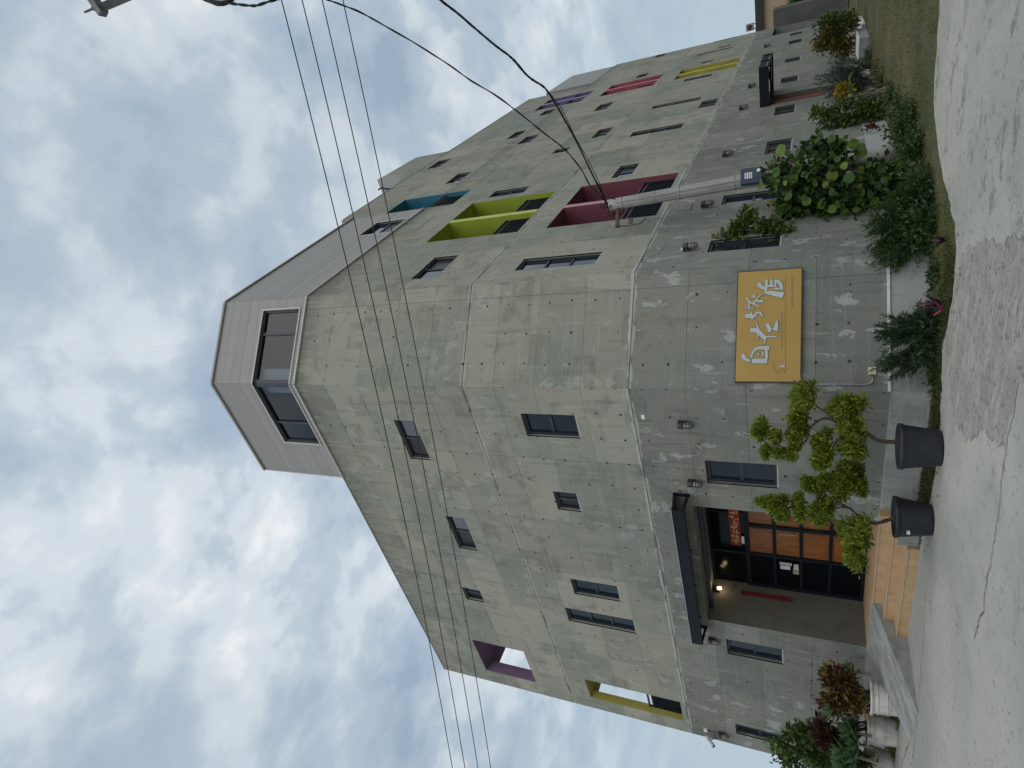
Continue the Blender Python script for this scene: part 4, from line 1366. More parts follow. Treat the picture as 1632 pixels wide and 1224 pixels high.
def dbar(y0, y1, z0, z1, d=0.0):
    mb.box((XD - .05 - d, y0, z0), (XD + .03, y1, z1))


dbar(ey0 + .002, ey1 - .002, DZ1, DZ1 + .10)
dbar(ey0 + .002, ey1 - .002, TZ - .06, TZ)
dbar(ey0 + .002, ey1 - .002, DZ0 - .015, DZ0 + .05)
for y, w_ in ((ey0 + .042, .08), (10.98, .10), (11.93, .09), (ey1 - .05, .095)):
    dbar(y - w_ / 2, y + w_ / 2, DZ0 + .05, DZ1, 0.004)
for y in (10.62, 11.93):
    dbar(y - .03, y + .03, DZ1 + .10, TZ - .06, 0.004)
rows_z = [DZ0 + .05, 1.20, 1.785, 2.335, DZ1]
for z in rows_z[1:-1]:
    dbar(ey0 + .08, 10.93, z - .035, z + .035, -0.006)
    dbar(11.03, 11.885, z - .035, z + .035, -0.006)
    dbar(11.975, ey1 - .1, z - .03, z + .03, -0.006)
door = mb.build('entrance_door', 'black_steel', hotel)
for (a, c_) in ((ey0 + .08, 10.13), (10.13, 10.93), (11.03, 11.885)):
    for k in range(4):
        p = MB()
        lo, hi = rows_z[k] + (.035 if k else 0), rows_z[k + 1] - (.035 if k < 3 else 0)
        p.box((XD - .012, a, lo), (XD + .015, c_, hi))
        p.box((XD - .022, a + .07, lo + .05), (XD - .010, c_ - .07, hi - .05))
        bevel(p.build('wood_panel', 'door_wood', door), .006, 1)
for k in range(4):
    p = MB()
    lo, hi = rows_z[k] + (.03 if k else 0), rows_z[k + 1] - (.03 if k < 3 else 0)
    p.box((XD + .0, 11.975, lo), (XD + .012, ey1 - .1, hi))
    p.build('pane', 'glass_black', door)
for a, c_ in ((ey0 + .002, 10.59), (10.65, 11.90), (11.96, ey1 - .002)):
    p = MB()
    p.box((XD - .004, a, DZ1 + .10), (XD + .008, c_, TZ - .06))
    p.build('transom_pane', 'glass_black', door)
p = MB()
p.tube([(XD - .09, 11.10, 1.86), (XD - .09, 11.10, 2.22)], .012, 8)
p.bar((XD - .09, 11.10, 1.92), (XD - .03, 11.10, 1.92), .015)
p.bar((XD - .09, 11.10, 2.16), (XD - .03, 11.10, 2.16), .015)
p.build('door_handle', 'galvanised', door)

# --- steel canopies
mb = MB()
cy0, cy1, cx, cz0, cz1 = 9.0, 13.42, 8.51, 3.84, 4.08
mb.box((cx, cy0, cz0), (cx + .02, cy1, cz1))                     # fascia
mb.quad([(cx + .02, cy0 + .01, cz1 - .01), (cx + .02, cy1 - .01, cz1 - .01), (XA - .005, cy1 - .01, 4.12), (XA - .005, cy0 + .01, 4.12)])
mb.quad([(cx + .02, cy0 + .01, cz1 - .03), (cx + .02, cy1 - .01, cz1 - .03), (XA - .005, cy1 - .01, 4.10), (XA - .005, cy0 + .01, 4.10)])
mb.box((cx + .02, cy0 + .02, cz0), (cx + .07, cy1 - .02, cz0 + .05))
for y in (cy0, cy1 - .05):
    mb.box((XA - .05, y, 3.80), (XA - .003, y + .05, 4.13))
    mb.bar((cx + .01, y + .025, cz0 + .03), (XA - .02, y + .025, 3.83), .05)
    mb.bar((cx + .01, y + .025, cz1 - .03), (XA - .02, y + .025, 4.10), .05)
for k in range(1, 4):
    y = cy0 + (cy1 - cy0) * k / 4
    mb.bar((cx + .02, y, cz1 - .05), (XA - .02, y, 4.06), .04)
    mb.box((cx - .03, y + .01, cz0 - .05), (cx + .02, y + .06, cz0))
mb.build('canopy', 'black_steel', hotel)
mb = MB()
mb.box((cx - .012, cy0 - .01, cz1), (cx + .03, cy1 + .01, cz1 + .018))
mb.build('canopy_flashing', 'galvanised', hotel)
mb = MB()
x0, x1, y0, y1, z0, z1 = 22.85, 25.12, 3.59, YC - .003, 2.93, 3.22
mb.box((x0, y0, z0), (x0 + .03, y1, z1))
mb.box((x0 + .03, y0, z1 - .20), (x1, y0 + .03, z1))
mb.box((x0 + .03, y0 + .03, z1 - .03), (x1, y1, z1))
for p, q in (((x0, y0, z0), (x1, y0, z0)), ((x1, y0, z0), (x1, y1, z0)), ((x0, y1 - .05, z0), (x1, y1 - .05, z0)), ((x1, y0, z0), (x1, y0, z1)),
             ((x0 + 1.1, y0, z0), (x0 + 1.1, y1, z0)), ((x0 + 1.1, y0, z0), (x0 + 1.1, y0, z1)), ((x0 + .06, y0 + .1, z0 + .02), (x1, y1 - .1, z0 + .02))):
    mb.bar(p, q, .055)
mb.build('canopy', 'black_steel', hotel)

# roof edge cap on the entrance front
for F, p, q in ((FA, (9.53, 13.152, -0.2), (YEND + .01, 13.19, 0.012)), (FC, (17.0, 16.722, -0.2), (36.22, 16.76, 0.012)), (FC, (36.24, 13.122, -0.2), (37.08, 13.15, 0.012))):
    mb = MB()
    mb.box(p, q, 0, F)
    mb.build('parapet_cap', 'block_side', hotel)

# small hatch cover on the long side
mb = MB()
mb.box((13.74, 4.10, 0.0), (14.14, 4.40, 0.018), 0, FC, True)
mb.build('hatch_cover', 'concrete_lower', hotel)

# ------------------------------------------------------------------ steps and ramp
steps = thing('entrance_steps', 'three wide tan tiled steps leading up to the wooden entrance doors', 'steps', (8.5, 10.1, 0))
for k, (xa, xb, zt) in enumerate(((8.10, 8.47, 0.17), (8.45, 8.82, 0.34), (8.80, XA + .0, 0.51))):
    mb = MB()
    zb = -0.02 if k == 0 else zt - .185
    mb.box((xa, 8.92, zb), (xb if k < 2 else XA - .025, 11.34, zt - .014))
    mb.box((xa - .012, 8.92, zt - .014), (xb if k < 2 else XA - .025, 11.34, zt), 1 if False else 0)
    mb.box((xa - .014, 8.92, zt - .012), (xa - .002, 11.34, zt + .002), 1)
    mb.build('step', ['step_tile', 'tile_edge'], steps)
mb = MB()
mb.box((8.16, 8.62, -0.02), (XA - .05, 8.915, 0.30))
mb.build('end_block', 'ramp_concrete', steps)

ramp = thing('entrance_ramp', 'smooth grey concrete ramp sloping down beside the tiled steps', 'ramp', (7.8, 12, 0))
mb = MB()
A0, A1, B0, B1 = (8.96, 11.37), (8.96, 13.06), (6.60, 11.10), (6.72, 12.30)
zt, zb = 0.515, 0.012
lo = -0.03
V = [(*A0, zt), (*A1, zt), (*B1, zb), (*B0, zb), (*A0, lo), (*A1, lo), (*B1, lo), (*B0, lo)]
for q in ((0, 3, 2, 1), (0, 4, 7, 3), (1, 2, 6, 5), (2, 3, 7, 6), (0, 1, 5, 4)):
    mb.quad([V[i] for i in q])
mb.build('ramp_slab', 'ramp_concrete', ramp)

# ------------------------------------------------------------------ signboard
sb = thing('signboard', 'mustard yellow signboard with white brush lettering on the cut concrete corner', 'sign', FB(1.1, 1.78, 0.05))
su0, su1, sz0, sz1 = 0.14, 2.095, 1.775, 2.78
mb = MB()
mb.box((su0, sz0, 0.06), (su1, sz1, 0.075), 0, FB)
mb.build('board', 'sign_board', sb)
mb = MB()
for a, c_, e, g in ((su0 - .018, su0, sz0 - .018, sz1 + .018), (su1, su1 + .018, sz0 - .018, sz1 + .018), (su0, su1, sz0 - .018, sz0), (su0, su1, sz1, sz1 + .018)):
    mb.box((a, e, 0.004), (c_, g, 0.073), 0, FB)
mb.build('board_frame', 'sign_edge', sb)


def stroke(mb, path, ws, d0, d1, mi=0, grow=0.0):
    # resample, then sweep a flat brush mark with rounded ends
    P = [Vector(p) for p in path]
    out_ = []
    for i in range(len(P) - 1):
        for k in range(6):
            t = k / 6
            p0, p1, p2, p3 = P[max(i - 1, 0)], P[i], P[i + 1], P[min(i + 2, len(P) - 1)]
            q = 0.5 * ((2 * p1) + (p2 - p0) * t + (2 * p0 - 5 * p1 + 4 * p2 - p3) * t * t + (3 * p1 - p0 - 3 * p2 + p3) * t ** 3)
            out_.append((q, ws[i] * (1 - t) + ws[i + 1] * t))
    out_.append((P[-1], ws[-1]))
    L, Rr = [], []
    for i, (q, w_) in enumerate(out_):
        a = out_[max(i - 1, 0)][0]
        c_ = out_[min(i + 1, len(out_) - 1)][0]
        dd = (c_ - a).normalized()
        nn = Vector((-dd.y, dd.x)) * (w_ / 2 + grow)
        if i == 0:
            q = q - dd * grow
        if i == len(out_) - 1:
            q = q + dd * grow
        L.append(q + nn)
        Rr.append(q - nn)
    for i in range(len(L) - 1):
        mb.quad([FB(*L[i], d1), FB(*L[i + 1], d1), FB(*Rr[i + 1], d1), FB(*Rr[i], d1)], mi)
        mb.quad([FB(*L[i], d0), FB(*L[i + 1], d0), FB(*L[i + 1], d1), FB(*L[i], d1)], mi)
        mb.quad([FB(*Rr[i], d1), FB(*Rr[i + 1], d1), FB(*Rr[i + 1], d0), FB(*Rr[i], d0)], mi)
    for e in (0, -1):
        mb.quad([FB(*L[e], d0), FB(*L[e], d1), FB(*Rr[e], d1), FB(*Rr[e], d0)], mi)


ST = DATA['sign_strokes']
for a, c_ in ((0, 8), (8, 18), (18, 26), (26, len(ST))):
    m1, m2 = MB(), MB()
    for k, (pth, ws) in enumerate(ST[a:c_]):
        stroke(m1, pth, ws, 0.076, 0.0865 + 0.0006 * k)
        stroke(m2, pth, ws, 0.075, 0.0775 + 0.0001 * k, 0, 0.010)
    ch = m1.build('character', 'sign_letter', sb, fix=False)
    m2.build('character_edge', 'sign_print', ch, fix=False)
m1 = MB()
for k, (pth, ws) in enumerate(DATA['sign_lines']):
    stroke(m1, pth, ws, 0.075, 0.0775 + .0002 * k)
m1.build('house_outline', 'sign_print', sb, fix=False)
m1 = MB()
for pth, ws in DATA['sign_icon']:
    stroke(m1, pth, ws, 0.075, 0.079)
m1.build('house_window', 'sign_letter', sb, fix=False)
# two lines of print too small to read in the photograph, set as small marks
m1 = MB()
tp = DATA['sign_text']
rs = random.Random(3)
for (p, q, h) in ((tp[0], tp[1], 0.040), (tp[2], tp[3], 0.045)):
    L_ = q[0] - p[0]
    n_ = int(L_ / (h * 0.75))
    for k in range(n_):
        u = p[0] + L_ * (k + .5) / n_
        z = p[1] + (q[1] - p[1]) * (k + .5) / n_
        kind = rs.random()
        if kind < .75:
            stroke(m1, [(u - h * .25, z - h * .45), (u - h * .22, z + h * rs.uniform(.2, .5))], [.007, .007], .075, .0775)
        stroke(m1, [(u - h * .25, z + h * rs.uniform(-.4, .4)), (u + h * .2, z + h * rs.uniform(-.4, .4))], [.007, .006], .075, .0777)
        if kind > .4:
            stroke(m1, [(u + h * .2, z - h * .45), (u + h * .2, z + h * .35)], [.007, .007], .075, .0779)
m1.build('small_print', 'sign_print', sb, fix=False)

jb = thing('junction_box', 'cream junction box low on the wall below the yellow sign', 'junction box', FB(0.33, 0.72))
mb = MB()
mb.box((0.27, 0.70, 0.002), (0.38, 0.80, 0.07), 0, FB)
bevel(mb.build('box_cover', 'cream_plastic', jb), .008)
mb = MB()
mb.tube([FB(.11, 1.76, .02), FB(.11, 1.3, .02), FB(.11, .86, .02), FB(.12, .78, .02), FB(.16, .745, .02), FB(.27, .74, .02)], .012, 8)
mb.build('conduit_pipe', 'galvanised', jb, True)


# ------------------------------------------------------------------ wall lamps and small wall fittings
def wall_lamp(F, u, z, label):
    t = thing('wall_lamp', label, 'wall lamp', F(u, z - .1, 0), 'caged bulkhead lamps along the ground floor')
    mb = MB()
    mb.lathe([(.0, .075), (.062, .07), (.07, .03), (.07, -.02), (.055, -.03)], 16, F(u, z + .06, .095), cap0=False)
    mb.box((u - .045, z - .01, 0.003), (u + .045, z + .13, .05), 0, F)
    mb.build('lamp_cap', 'bronze_cap', t)
    mb = MB()
    mb.lathe([(.045, .03), (.05, -.02), (.048, -.10), (.03, -.135), (.004, -.14)], 14, F(u, z, .095))
    mb.build('lamp_glass', 'lamp_glass', t, True)
    mb = MB()
    c0 = Vector(F(u, z, .095))
    for k in range(6):
        a = math.pi * k / 3
        o_ = Vector((math.cos(a), math.sin(a), 0))
        mb.tube([c0 + o_ * .058 + Vector((0, 0, .03)), c0 + o_ * .060 + Vector((0, 0, -.09)), c0 + o_ * .035 + Vector((0, 0, -.15)), c0 + Vector((0, 0, -.162))], .0045, 5)
    for zz, rr in ((-.03, .060), (-.09, .060)):
        mb.tube([c0 + Vector((math.cos(a) * rr, math.sin(a) * rr, zz)) for a in [2 * math.pi * k / 16 for k in range(17)]], .0045, 5, cap=False)
    mb.build('lamp_cage', 'bronze_cap', t)
    return t


wall_lamp(FA, 7.16, 3.70, 'caged wall lamp above the leaning bonsai, nearest the yellow sign')
wall_lamp(FA, 8.63, 3.66, 'caged wall lamp at the top corner of the window beside the entrance canopy')
wall_lamp(FA, 13.81, 3.67, 'caged wall lamp at the outer end of the entrance canopy over a narrow window')
wall_lamp(FA, 18.23, 3.74, 'caged wall lamp under the security camera at the building end')
wall_lamp(FC, 11.44, 3.76, 'caged wall lamp above the leafy twigs on the long side')
wall_lamp(FC, 13.80, 3.74, 'caged wall lamp between the hatch cover and the utility pole')
wall_lamp(FC, 17.65, 3.70, 'caged wall lamp just beyond the utility pole above a ground floor window')
wall_lamp(FC, 23.02, 3.75, 'caged wall lamp nearest the wall end of the side door canopy')
wall_lamp(FC, 26.52, 3.74, 'caged wall lamp seen just above the side door canopy')
wall_lamp(FC, 35.93, 3.73, 'farthest small wall lamp towards the end of the long side')

cc = thing('security_camera', 'white bullet security camera with junction box at the far end of the entrance front', 'camera', FA(18.45, 4.0, 0))
mb = MB()
mb.box((18.22, 4.17, 0.002), (18.32, 4.27, .06), 0, FA)
bevel(mb.build('mount_box', 'white_plastic', cc), .006)
mb = MB()
mb.tube([FA(18.44, 3.98, 0.0), FA(18.44, 3.98, .12), FA(18.45, 4.08, .16)], .016, 8)
mb.build('bracket', 'rust_panel', cc)
mb = MB()
c0, c1 = Vector(FA(18.36, 4.20, .16)), Vector(FA(18.62, 4.03, .22))
mb.tube([c0, c0.lerp(c1, .05), c1], [.03, .052, .052], 14)
mb.build('housing', 'white_plastic', cc, False)
mb = MB()
mb.tube([c1, c1 + (c1 - c0).normalized() * .045], [.056, .05], 14)
mb.build('lens_hood', 'black_steel', cc)
mb = MB()
mb.tube([FA(18.27, 4.17, .03), FA(18.27, 4.02, .03), FA(18.24, 3.9, .02)], .008, 6)
mb.build('cable_tail', 'black_rubber', cc)

for F, u, z, lab in ((FA, 7.06, 4.48, 'small white plate stuck high on the entrance wall below the storey joint'), (FC, 11.53, 3.92, 'small white plate beside the caged lamp over the leafy twigs')):
    mb = MB()
    mb.box((u - .05, z - .035, .002), (u + .05, z + .035, .012), 0, F)
    tag(mb.build('wall_plate', 'white_plastic'), lab, 'plate')

# ------------------------------------------------------------------ entrance papers and lamp
rb = thing('red_banner', 'red banner with gold characters across the transom over the doors', 'banner', (XD - .06, 11.1, 3.05))
mb = MB()
mb.box((XD - .062, 10.52, 3.04), (XD - .055, 11.68, 3.27))
mb.build('banner_paper', 'paper_red', rb)
rs = random.Random(12)
gm = MB()
for k in range(7):
    cy = 10.62 + .155 * k
    for j in range(5):
        y = cy + rs.uniform(-.045, .045)
        z = 3.155 + rs.uniform(-.065, .065)
        if rs.random() < .5:
            gm.box((XD - .0645 - .0003 * j, y - .05, z - .008), (XD - .062, y + .045, z + .008))
        else:
            gm.box((XD - .0655 - .0003 * j, y - .008, z - .055), (XD - .062, y + .008, z + .055))
gm.build('gold_writing', 'ink_gold', rb)
mb = MB()
mb.box((9.83, ey1 - .008, 1.96), (9.965, ey1 - .002, 3.10))
cp = tag(mb.build('red_couplet', 'paper_faded'), 'tall red paper couplet pasted on the grey side wall of the entrance', 'paper strip')
gm = MB()
for k in range(7):
    z = 2.10 + k * .14
    gm.box((9.87, ey1 - .0105, z), (9.925, ey1 - .008, z + .012))
    gm.box((9.892, ey1 - .0112, z - .03), (9.903, ey1 - .0082, z + .05))
gm.build('faded_writing', 'leaf_red', cp)
nt_ = thing('door_notice', 'cluster of small paper notices taped on the dark door', 'notice', (XD - .01, 12.2, 2))
for (a, c_, lo, hi, m_) in ((12.08, 12.165, 1.98, 2.23, 'paper_pink'), (12.19, 12.31, 2.01, 2.22, 'paper_white'), (12.10, 12.25, 1.84, 1.935, 'paper_white'), (12.25, 12.43, 1.83, 1.95, 'paper_tan')):
    mb = MB()
    mb.box((XD - .058, a, lo), (XD - .054, c_, hi))
    pp_ = mb.build('notice_sheet', m_, nt_)
    gm = MB()
    for k in range(4):
        z = lo + (hi - lo) * (k + .5) / 4
        gm.box((XD - .0600, a + .015, z - .006), (XD - .058, c_ - .02 - .02 * (k % 2), z + .006))
    gm.build('print_lines', 'ink_dark' if m_ != 'paper_white' else 'ac_grey', pp_)
mb = MB()
mb.box((XD - .058, 11.36, 2.97), (XD - .053, 11.60, 3.03))
tag(mb.build('white_sticker', 'paper_white'), 'small white sticker on the transom just under the red banner', 'sticker')

lamp = thing('entrance_lamp', 'lit warm bulb in a small cage lamp on the entrance side wall', 'wall lamp', (9.85, ey1, 3.55))
mb = MB()
mb.lathe([(.0, .075), (.06, .07), (.065, .03), (.06, -.02)], 16, (9.85, ey1 - .10, 3.66), cap0=False)
mb.box((9.80, ey1 - .06, 3.58), (9.90, ey1 - .003, 3.72))
mb.build('lamp_cap', 'bronze_cap', lamp)
mb = MB()
mb.lathe([(.02, .05), (.036, .02), (.04, -.015), (.028, -.045), (.004, -.055)], 14, (9.85, ey1 - .10, 3.585))
mb.build('bulb', 'lit_bulb', lamp, True)
pl = bpy.data.lights.new('bulb_light', 'POINT')
pl.energy = 1.2
pl.color = (1.0, .76, .45)
pl.shadow_soft_size = .05
plo = bpy.data.objects.new('bulb_light', pl)
plo.location = (9.85, ey1 - .22, 3.52)
COL.objects.link(plo)
plo.parent = lamp
plo.matrix_parent_inverse = Matrix.Translation(-Vector(lamp.location))


# ------------------------------------------------------------------ foliage helpers
def leaves_np(blobs, n, L, Wd, up=0.35, shell=0.55, jit=0.5, flat=0.0, mean=None):
    """leaf-sized faces through ellipsoids: blobs = (x, y, z, half width, half height)"""
    P, D = [], []
    vol = np.array([b_[3] ** 2 * b_[4] for b_ in blobs]) ** 0.75
    cnt = np.maximum(8, (n * vol / vol.sum())).astype(int)
    for b_, k in zip(blobs, cnt):
        d = rng.normal(size=(k, 3))
        d /= np.linalg.norm(d, axis=1)[:, None]
        r_ = (shell + (1 - shell) * rng.random(k)) * np.where(rng.random(k) < 0.25, rng.random(k), 1.0)
        lump = 1 + 0.28 * np.sin(d[:, 0] * 5 + b_[0] * 9) * np.cos(d[:, 2] * 6 + b_[1] * 7) + rng.normal(size=k) * 0.08
        P.append(np.array(b_[:3]) + d * (r_ * lump)[:, None] * np.array([b_[3], b_[3], b_[4]]))
        D.append(d)
    P, D = np.concatenate(P), np.concatenate(D)
    D = D + rng.normal(size=D.shape) * jit + np.array([0, 0, up])
    D[:, 2] *= (1 - flat)
    D /= np.linalg.norm(D, axis=1)[:, None]
    S_ = np.cross(D, rng.normal(size=D.shape))
    S_ /= np.linalg.norm(S_, axis=1)[:, None]
    N_ = np.cross(D, S_)
    s = rng.uniform(0.6, 1.25, len(P))[:, None]
    a = P
    m = P + D * L * 0.5 * s + N_ * L * 0.06
    t = P + D * L * s - N_ * L * 0.05
    V_ = np.stack([a, m + S_ * Wd * s * 0.5, t, m - S_ * Wd * s * 0.5], 1).reshape(-1, 3)
    return V_


def quads_obj(name, V_, mat, parent=None):
    k = len(V_) // 4
    me = bpy.data.meshes.new(name)
    me.vertices.add(len(V_))
    me.vertices.foreach_set('co', V_.astype(np.float32).ravel())
    me.loops.add(k * 4)
    me.loops.foreach_set('vertex_index', np.arange(k * 4, dtype=np.int32))
    me.polygons.add(k)
    me.polygons.foreach_set('loop_start', np.arange(0, k * 4, 4, dtype=np.int32))
    me.polygons.foreach_set('loop_total', np.full(k, 4, dtype=np.int32))
    me.materials.append(MATS[mat])
    me.update(calc_edges=True)
    me.validate()
    return link(name, me, parent)


def smooth_path(pts, per=4):
    P = [Vector(p) for p in pts]
    o_ = []
    for i in range(len(P) - 1):
        p0, p1, p2, p3 = P[max(i - 1, 0)], P[i], P[i + 1], P[min(i + 2, len(P) - 1)]
        for k in range(per):
            t = k / per
            o_.append(0.5 * ((2 * p1) + (p2 - p0) * t + (2 * p0 - 5 * p1 + 4 * p2 - p3) * t * t + (3 * p1 - p0 - 3 * p2 + p3) * t ** 3))
    o_.append(P[-1])
    return o_


def stems(name, paths, r0, r1, mat, parent):
    mb = MB()
    for p in paths:
        q = smooth_path(p, 4)
        n_ = len(q)
        mb.tube(q, [r0 + (r1 - r0) * i / (n_ - 1) for i in range(n_)], 8)
    return mb.build(name, mat, parent, True)


# ------------------------------------------------------------------ potted bonsai
def tub(c, rt, rb, h, label):
    t = thing('plant_tub', label, 'plant pot', (c[0], c[1], 0))
    mb = MB()
    mb.lathe([(rb, 0), (rb * 1.02, .03), (rt * .955, h - .07), (rt * .96, h - .065), (rt, h - .06), (rt * 1.01, h - .02), (rt, h), (rt * .94, h), (rt * .92, h - .05)], 40, (c[0], c[1], .004), cap1=False)
    o = mb.build('tub_wall', 'pot_plastic', t, False)
    for p_ in o.data.polygons:
        p_.use_smooth = len(p_.vertices) == 4
    mb = MB()
    mb.lathe([(rt * .925, h - .05), (rt * .5, h - .035), (.01, h - .03)], 28, (c[0], c[1], .004), cap0=False)
    mb.build('soil', 'pot_soil', t)
    return t


PB1, PB2 = (7.77, 6.47), (7.65, 7.75)
t1 = tub(PB1, .325, .245, .50, 'dark plastic tub holding the larger bonsai, nearer the yellow sign')
t2 = tub(PB2, .310, .225, .48, 'dark plastic tub holding the smaller bonsai in front of the tiled steps')
mb = MB()
mb.box((PB2[0] - .315, PB2[1] - .02, .30), (PB2[0] - .27, PB2[1] + .02, .34))
mb.build('white_tag', 'white_plastic', t2)


def bonsai(pfx, label, loc, dens):
    t = thing('bonsai_tree', label, 'bonsai', loc)
    tr_ = smooth_path(DATA[pfx + '_trunk'], 4)
    mb = MB()
    n_ = len(tr_)
    mb.tube(tr_, [.034 - .026 * (i / (n_ - 1)) ** .7 + .004 * math.sin(i * 1.7) for i in range(n_)], 9)
    mb.build('trunk', 'bark', t, True)
    stems('branch', DATA[pfx + '_br'], .017, .006, 'bark', t)
    for p in DATA[pfx + '_pads']:
        # loosen each pad in depth and break it into whorls
        sub = []
        for _ in range(11):
            d = rng.normal(size=3)
            d /= np.linalg.norm(d)
            f_ = rng.uniform(.30, .95)
            sub.append([p[0] + d[0] * p[3] * f_, p[1] + d[1] * p[3] * f_, p[2] + d[2] * p[4] * f_, p[3] * .52, p[4] * .50])
        k = int(dens * (p[3] * p[4] / .04) + 420)
        quads_obj('foliage_pad', leaves_np(sub, k, .085, .028, 0.8, .15, .45), 'leaf_bonsai', t)
    return t


bonsai('b1', 'larger cloud-pruned bonsai with a looping trunk beside the yellow sign', (*PB1, .46), 2000)
bonsai('b2', 'smaller leaning bonsai with leaf pads in front of the wooden doors', (*PB2, .44), 2000)


# ------------------------------------------------------------------ shrubs right of the entrance
def round_leaf_mesh():
    mb = MB()
    n_ = 12
    ring = [(0.5 + .5 * math.cos(a), .5 * math.sin(a), .05 * math.cos(2 * a) + .03 * math.sin(3 * a)) for a in [2 * math.pi * k / n_ for k in range(n_)]]
    c0 = (0.45, 0, -.035)
    for k in range(n_):
        mb.quad([c0, ring[k], ring[(k + 1) % n_]])
    return mb.mesh('leaf', 'leaf_round', True, False)


RL = round_leaf_mesh()


def big_leaves(parent, blobs, n, size, rnd):
    vol = np.array([b_[3] ** 2 * b_[4] for b_ in blobs]) ** .6
    cnt = np.maximum(3, n * vol / vol.sum()).astype(int)
    for b_, k in zip(blobs, cnt):
        for _ in range(k):
            d = Vector(rng.normal(size=3)).normalized()
            f_ = rng.uniform(.45, 1.05)
            p = Vector((b_[0] + d.x * b_[3] * f_, b_[1] + d.y * b_[3] * f_, b_[2] + d.z * b_[4] * f_))
            nrm = (d * .5 + Vector((-.75, -.35, .55)) + Vector(rng.normal(size=3)) * .45).normalized()
            x = nrm.orthogonal().normalized()
            x.rotate(Matrix.Rotation(rng.uniform(0, 6.28), 3, nrm))
            y = nrm.cross(x)
            s = size * rng.uniform(.6, 1.2)
            M = Matrix((x * s, y * s, nrm * s)).transposed().to_4x4()
            M.translation = p
            o = bpy.data.objects.new('leaf', RL)
            COL.objects.link(o)
            o.parent = parent
            o.matrix_parent_inverse = Matrix.Translation(-Vector(parent.location))
            o.matrix_basis = M


sg = thing('broadleaf_shrub', 'big shrub with large round leaves around the foot of the utility pole', 'shrub', (13.1, 3.55, -.03))
stems('stem', DATA['sg_stem'], .03, .012, 'bark_pale', sg)
big_leaves(sg, DATA['sg_blobs'], 300, .18, rng)
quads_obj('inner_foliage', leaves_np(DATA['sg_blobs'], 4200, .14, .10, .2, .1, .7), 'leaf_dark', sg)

tw = thing('twig_shrub', 'thin open shrub with pale stems and leaf tufts rising against the wall', 'shrub', (12.2, 4.2, -.03))
stems('stem', DATA['tw_stem'], .014, .004, 'bark_pale', tw)
quads_obj('foliage', leaves_np(DATA['tw_blobs'], 3000, .13, .085, .1, .2, .8), 'leaf_mid', tw)


def needle_bush(blobs, n, L, Wd, base, sprays, twig_r):
    """thin sprays fanning out from the base: twigs plus needles along them"""
    V_ = []
    paths = []
    for b_ in blobs:
        for _ in range(sprays):
            d = rng.normal(size=3)
            d /= np.linalg.norm(d)
            tip = np.array(b_[:3]) + d * np.array([b_[3], b_[3], b_[4]]) * rng.uniform(.6, 1.1)
            root = np.array([base[0] + (b_[0] - base[0]) * .5 + rng.normal() * .08, base[1] + (b_[1] - base[1]) * .5 + rng.normal() * .08, base[2]])
            mid_ = (root + tip) / 2 + np.array([0, 0, .12]) + rng.normal(size=3) * .04
            paths.append([tuple(root), tuple(mid_), tuple(tip)])
            k = n
            t = rng.uniform(.35, 1.0, k)[:, None]
            P = (1 - t) ** 2 * root + 2 * t * (1 - t) * mid_ + t * t * tip
            D = (tip - mid_) / np.linalg.norm(tip - mid_) + rng.normal(size=(k, 3)) * .55
            D /= np.linalg.norm(D, axis=1)[:, None]
            S_ = np.cross(D, rng.normal(size=(k, 3)))
            S_ /= np.linalg.norm(S_, axis=1)[:, None]
            l_ = L * rng.uniform(.5, 1.2, k)[:, None]
            V_.append(np.stack([P, P + D * l_ * .5 + S_ * Wd * .5, P + D * l_, P + D * l_ * .5 - S_ * Wd * .5], 1).reshape(-1, 3))
    return np.concatenate(V_), paths


dk = thing('feathery_shrub', 'dense dark green feathery shrub between the round-leaved shrub and the sign corner', 'shrub', (10.7, 4.1, -.03))
V_, pt_ = needle_bush(DATA['dk_blobs'], 80, .10, .013, (10.7, 4.1, 0), 26, .004)
quads_obj('foliage', V_, 'leaf_dark', dk)
quads_obj('inner_foliage', leaves_np(DATA['dk_blobs'], 3000, .06, .02, .3, .1, .7), 'leaf_dark', dk)
stems('stem', pt_[::9], .007, .003, 'bark', dk)
ca = thing('feathery_shrub', 'dark wispy shrub with drooping sprays in front of the low plinth under the sign', 'shrub', (9.1, 5.45, -.03))
V_, pt_ = needle_bush(DATA['ca_blobs'], 90, .09, .011, (9.1, 5.45, 0), 26, .004)
quads_obj('foliage', V_, 'leaf_needle', ca)
quads_obj('inner_foliage', leaves_np(DATA['ca_blobs'][3:5], 1200, .05, .014, .3, .1, .7), 'leaf_needle', ca)
stems('stem', pt_[::6], .006, .0025, 'bark', ca)


def blade_plant(name, label, cat, c, n, L, Wd, mat, spread=.9, group=None, z0=0.0, parent=None):
    """strap leaves arching out from one crown"""
    t = parent or thing(name, label, cat, c, group)
    for k in range(n):
        mb = MB()
        a = rng.uniform(0, 6.28)
        l_ = L * rng.uniform(.6, 1.1)
        o_ = Vector((math.cos(a), math.sin(a), 0))
        s = Vector((-math.sin(a), math.cos(a), 0))
        lean = rng.uniform(.25, 1.0) * spread
        pr = []
        for i in range(6):
            q = i / 5
            pr.append((Vector(c) + o_ * l_ * q * lean * (.7 + .5 * q) + Vector((0, 0, z0 + l_ * (q - .42 * q * q * lean))), Wd * (.45 + 1.1 * q - 1.5 * q * q) + .001))
        for i in range(5):
            (p, w_), (q_, w2) = pr[i], pr[i + 1]
            mb.quad([p - s * w_, p + s * w_, q_ + s * max(w2, .001), q_ - s * max(w2, .001)])
        mb.build('blade', mat, t, True, False)
    return t


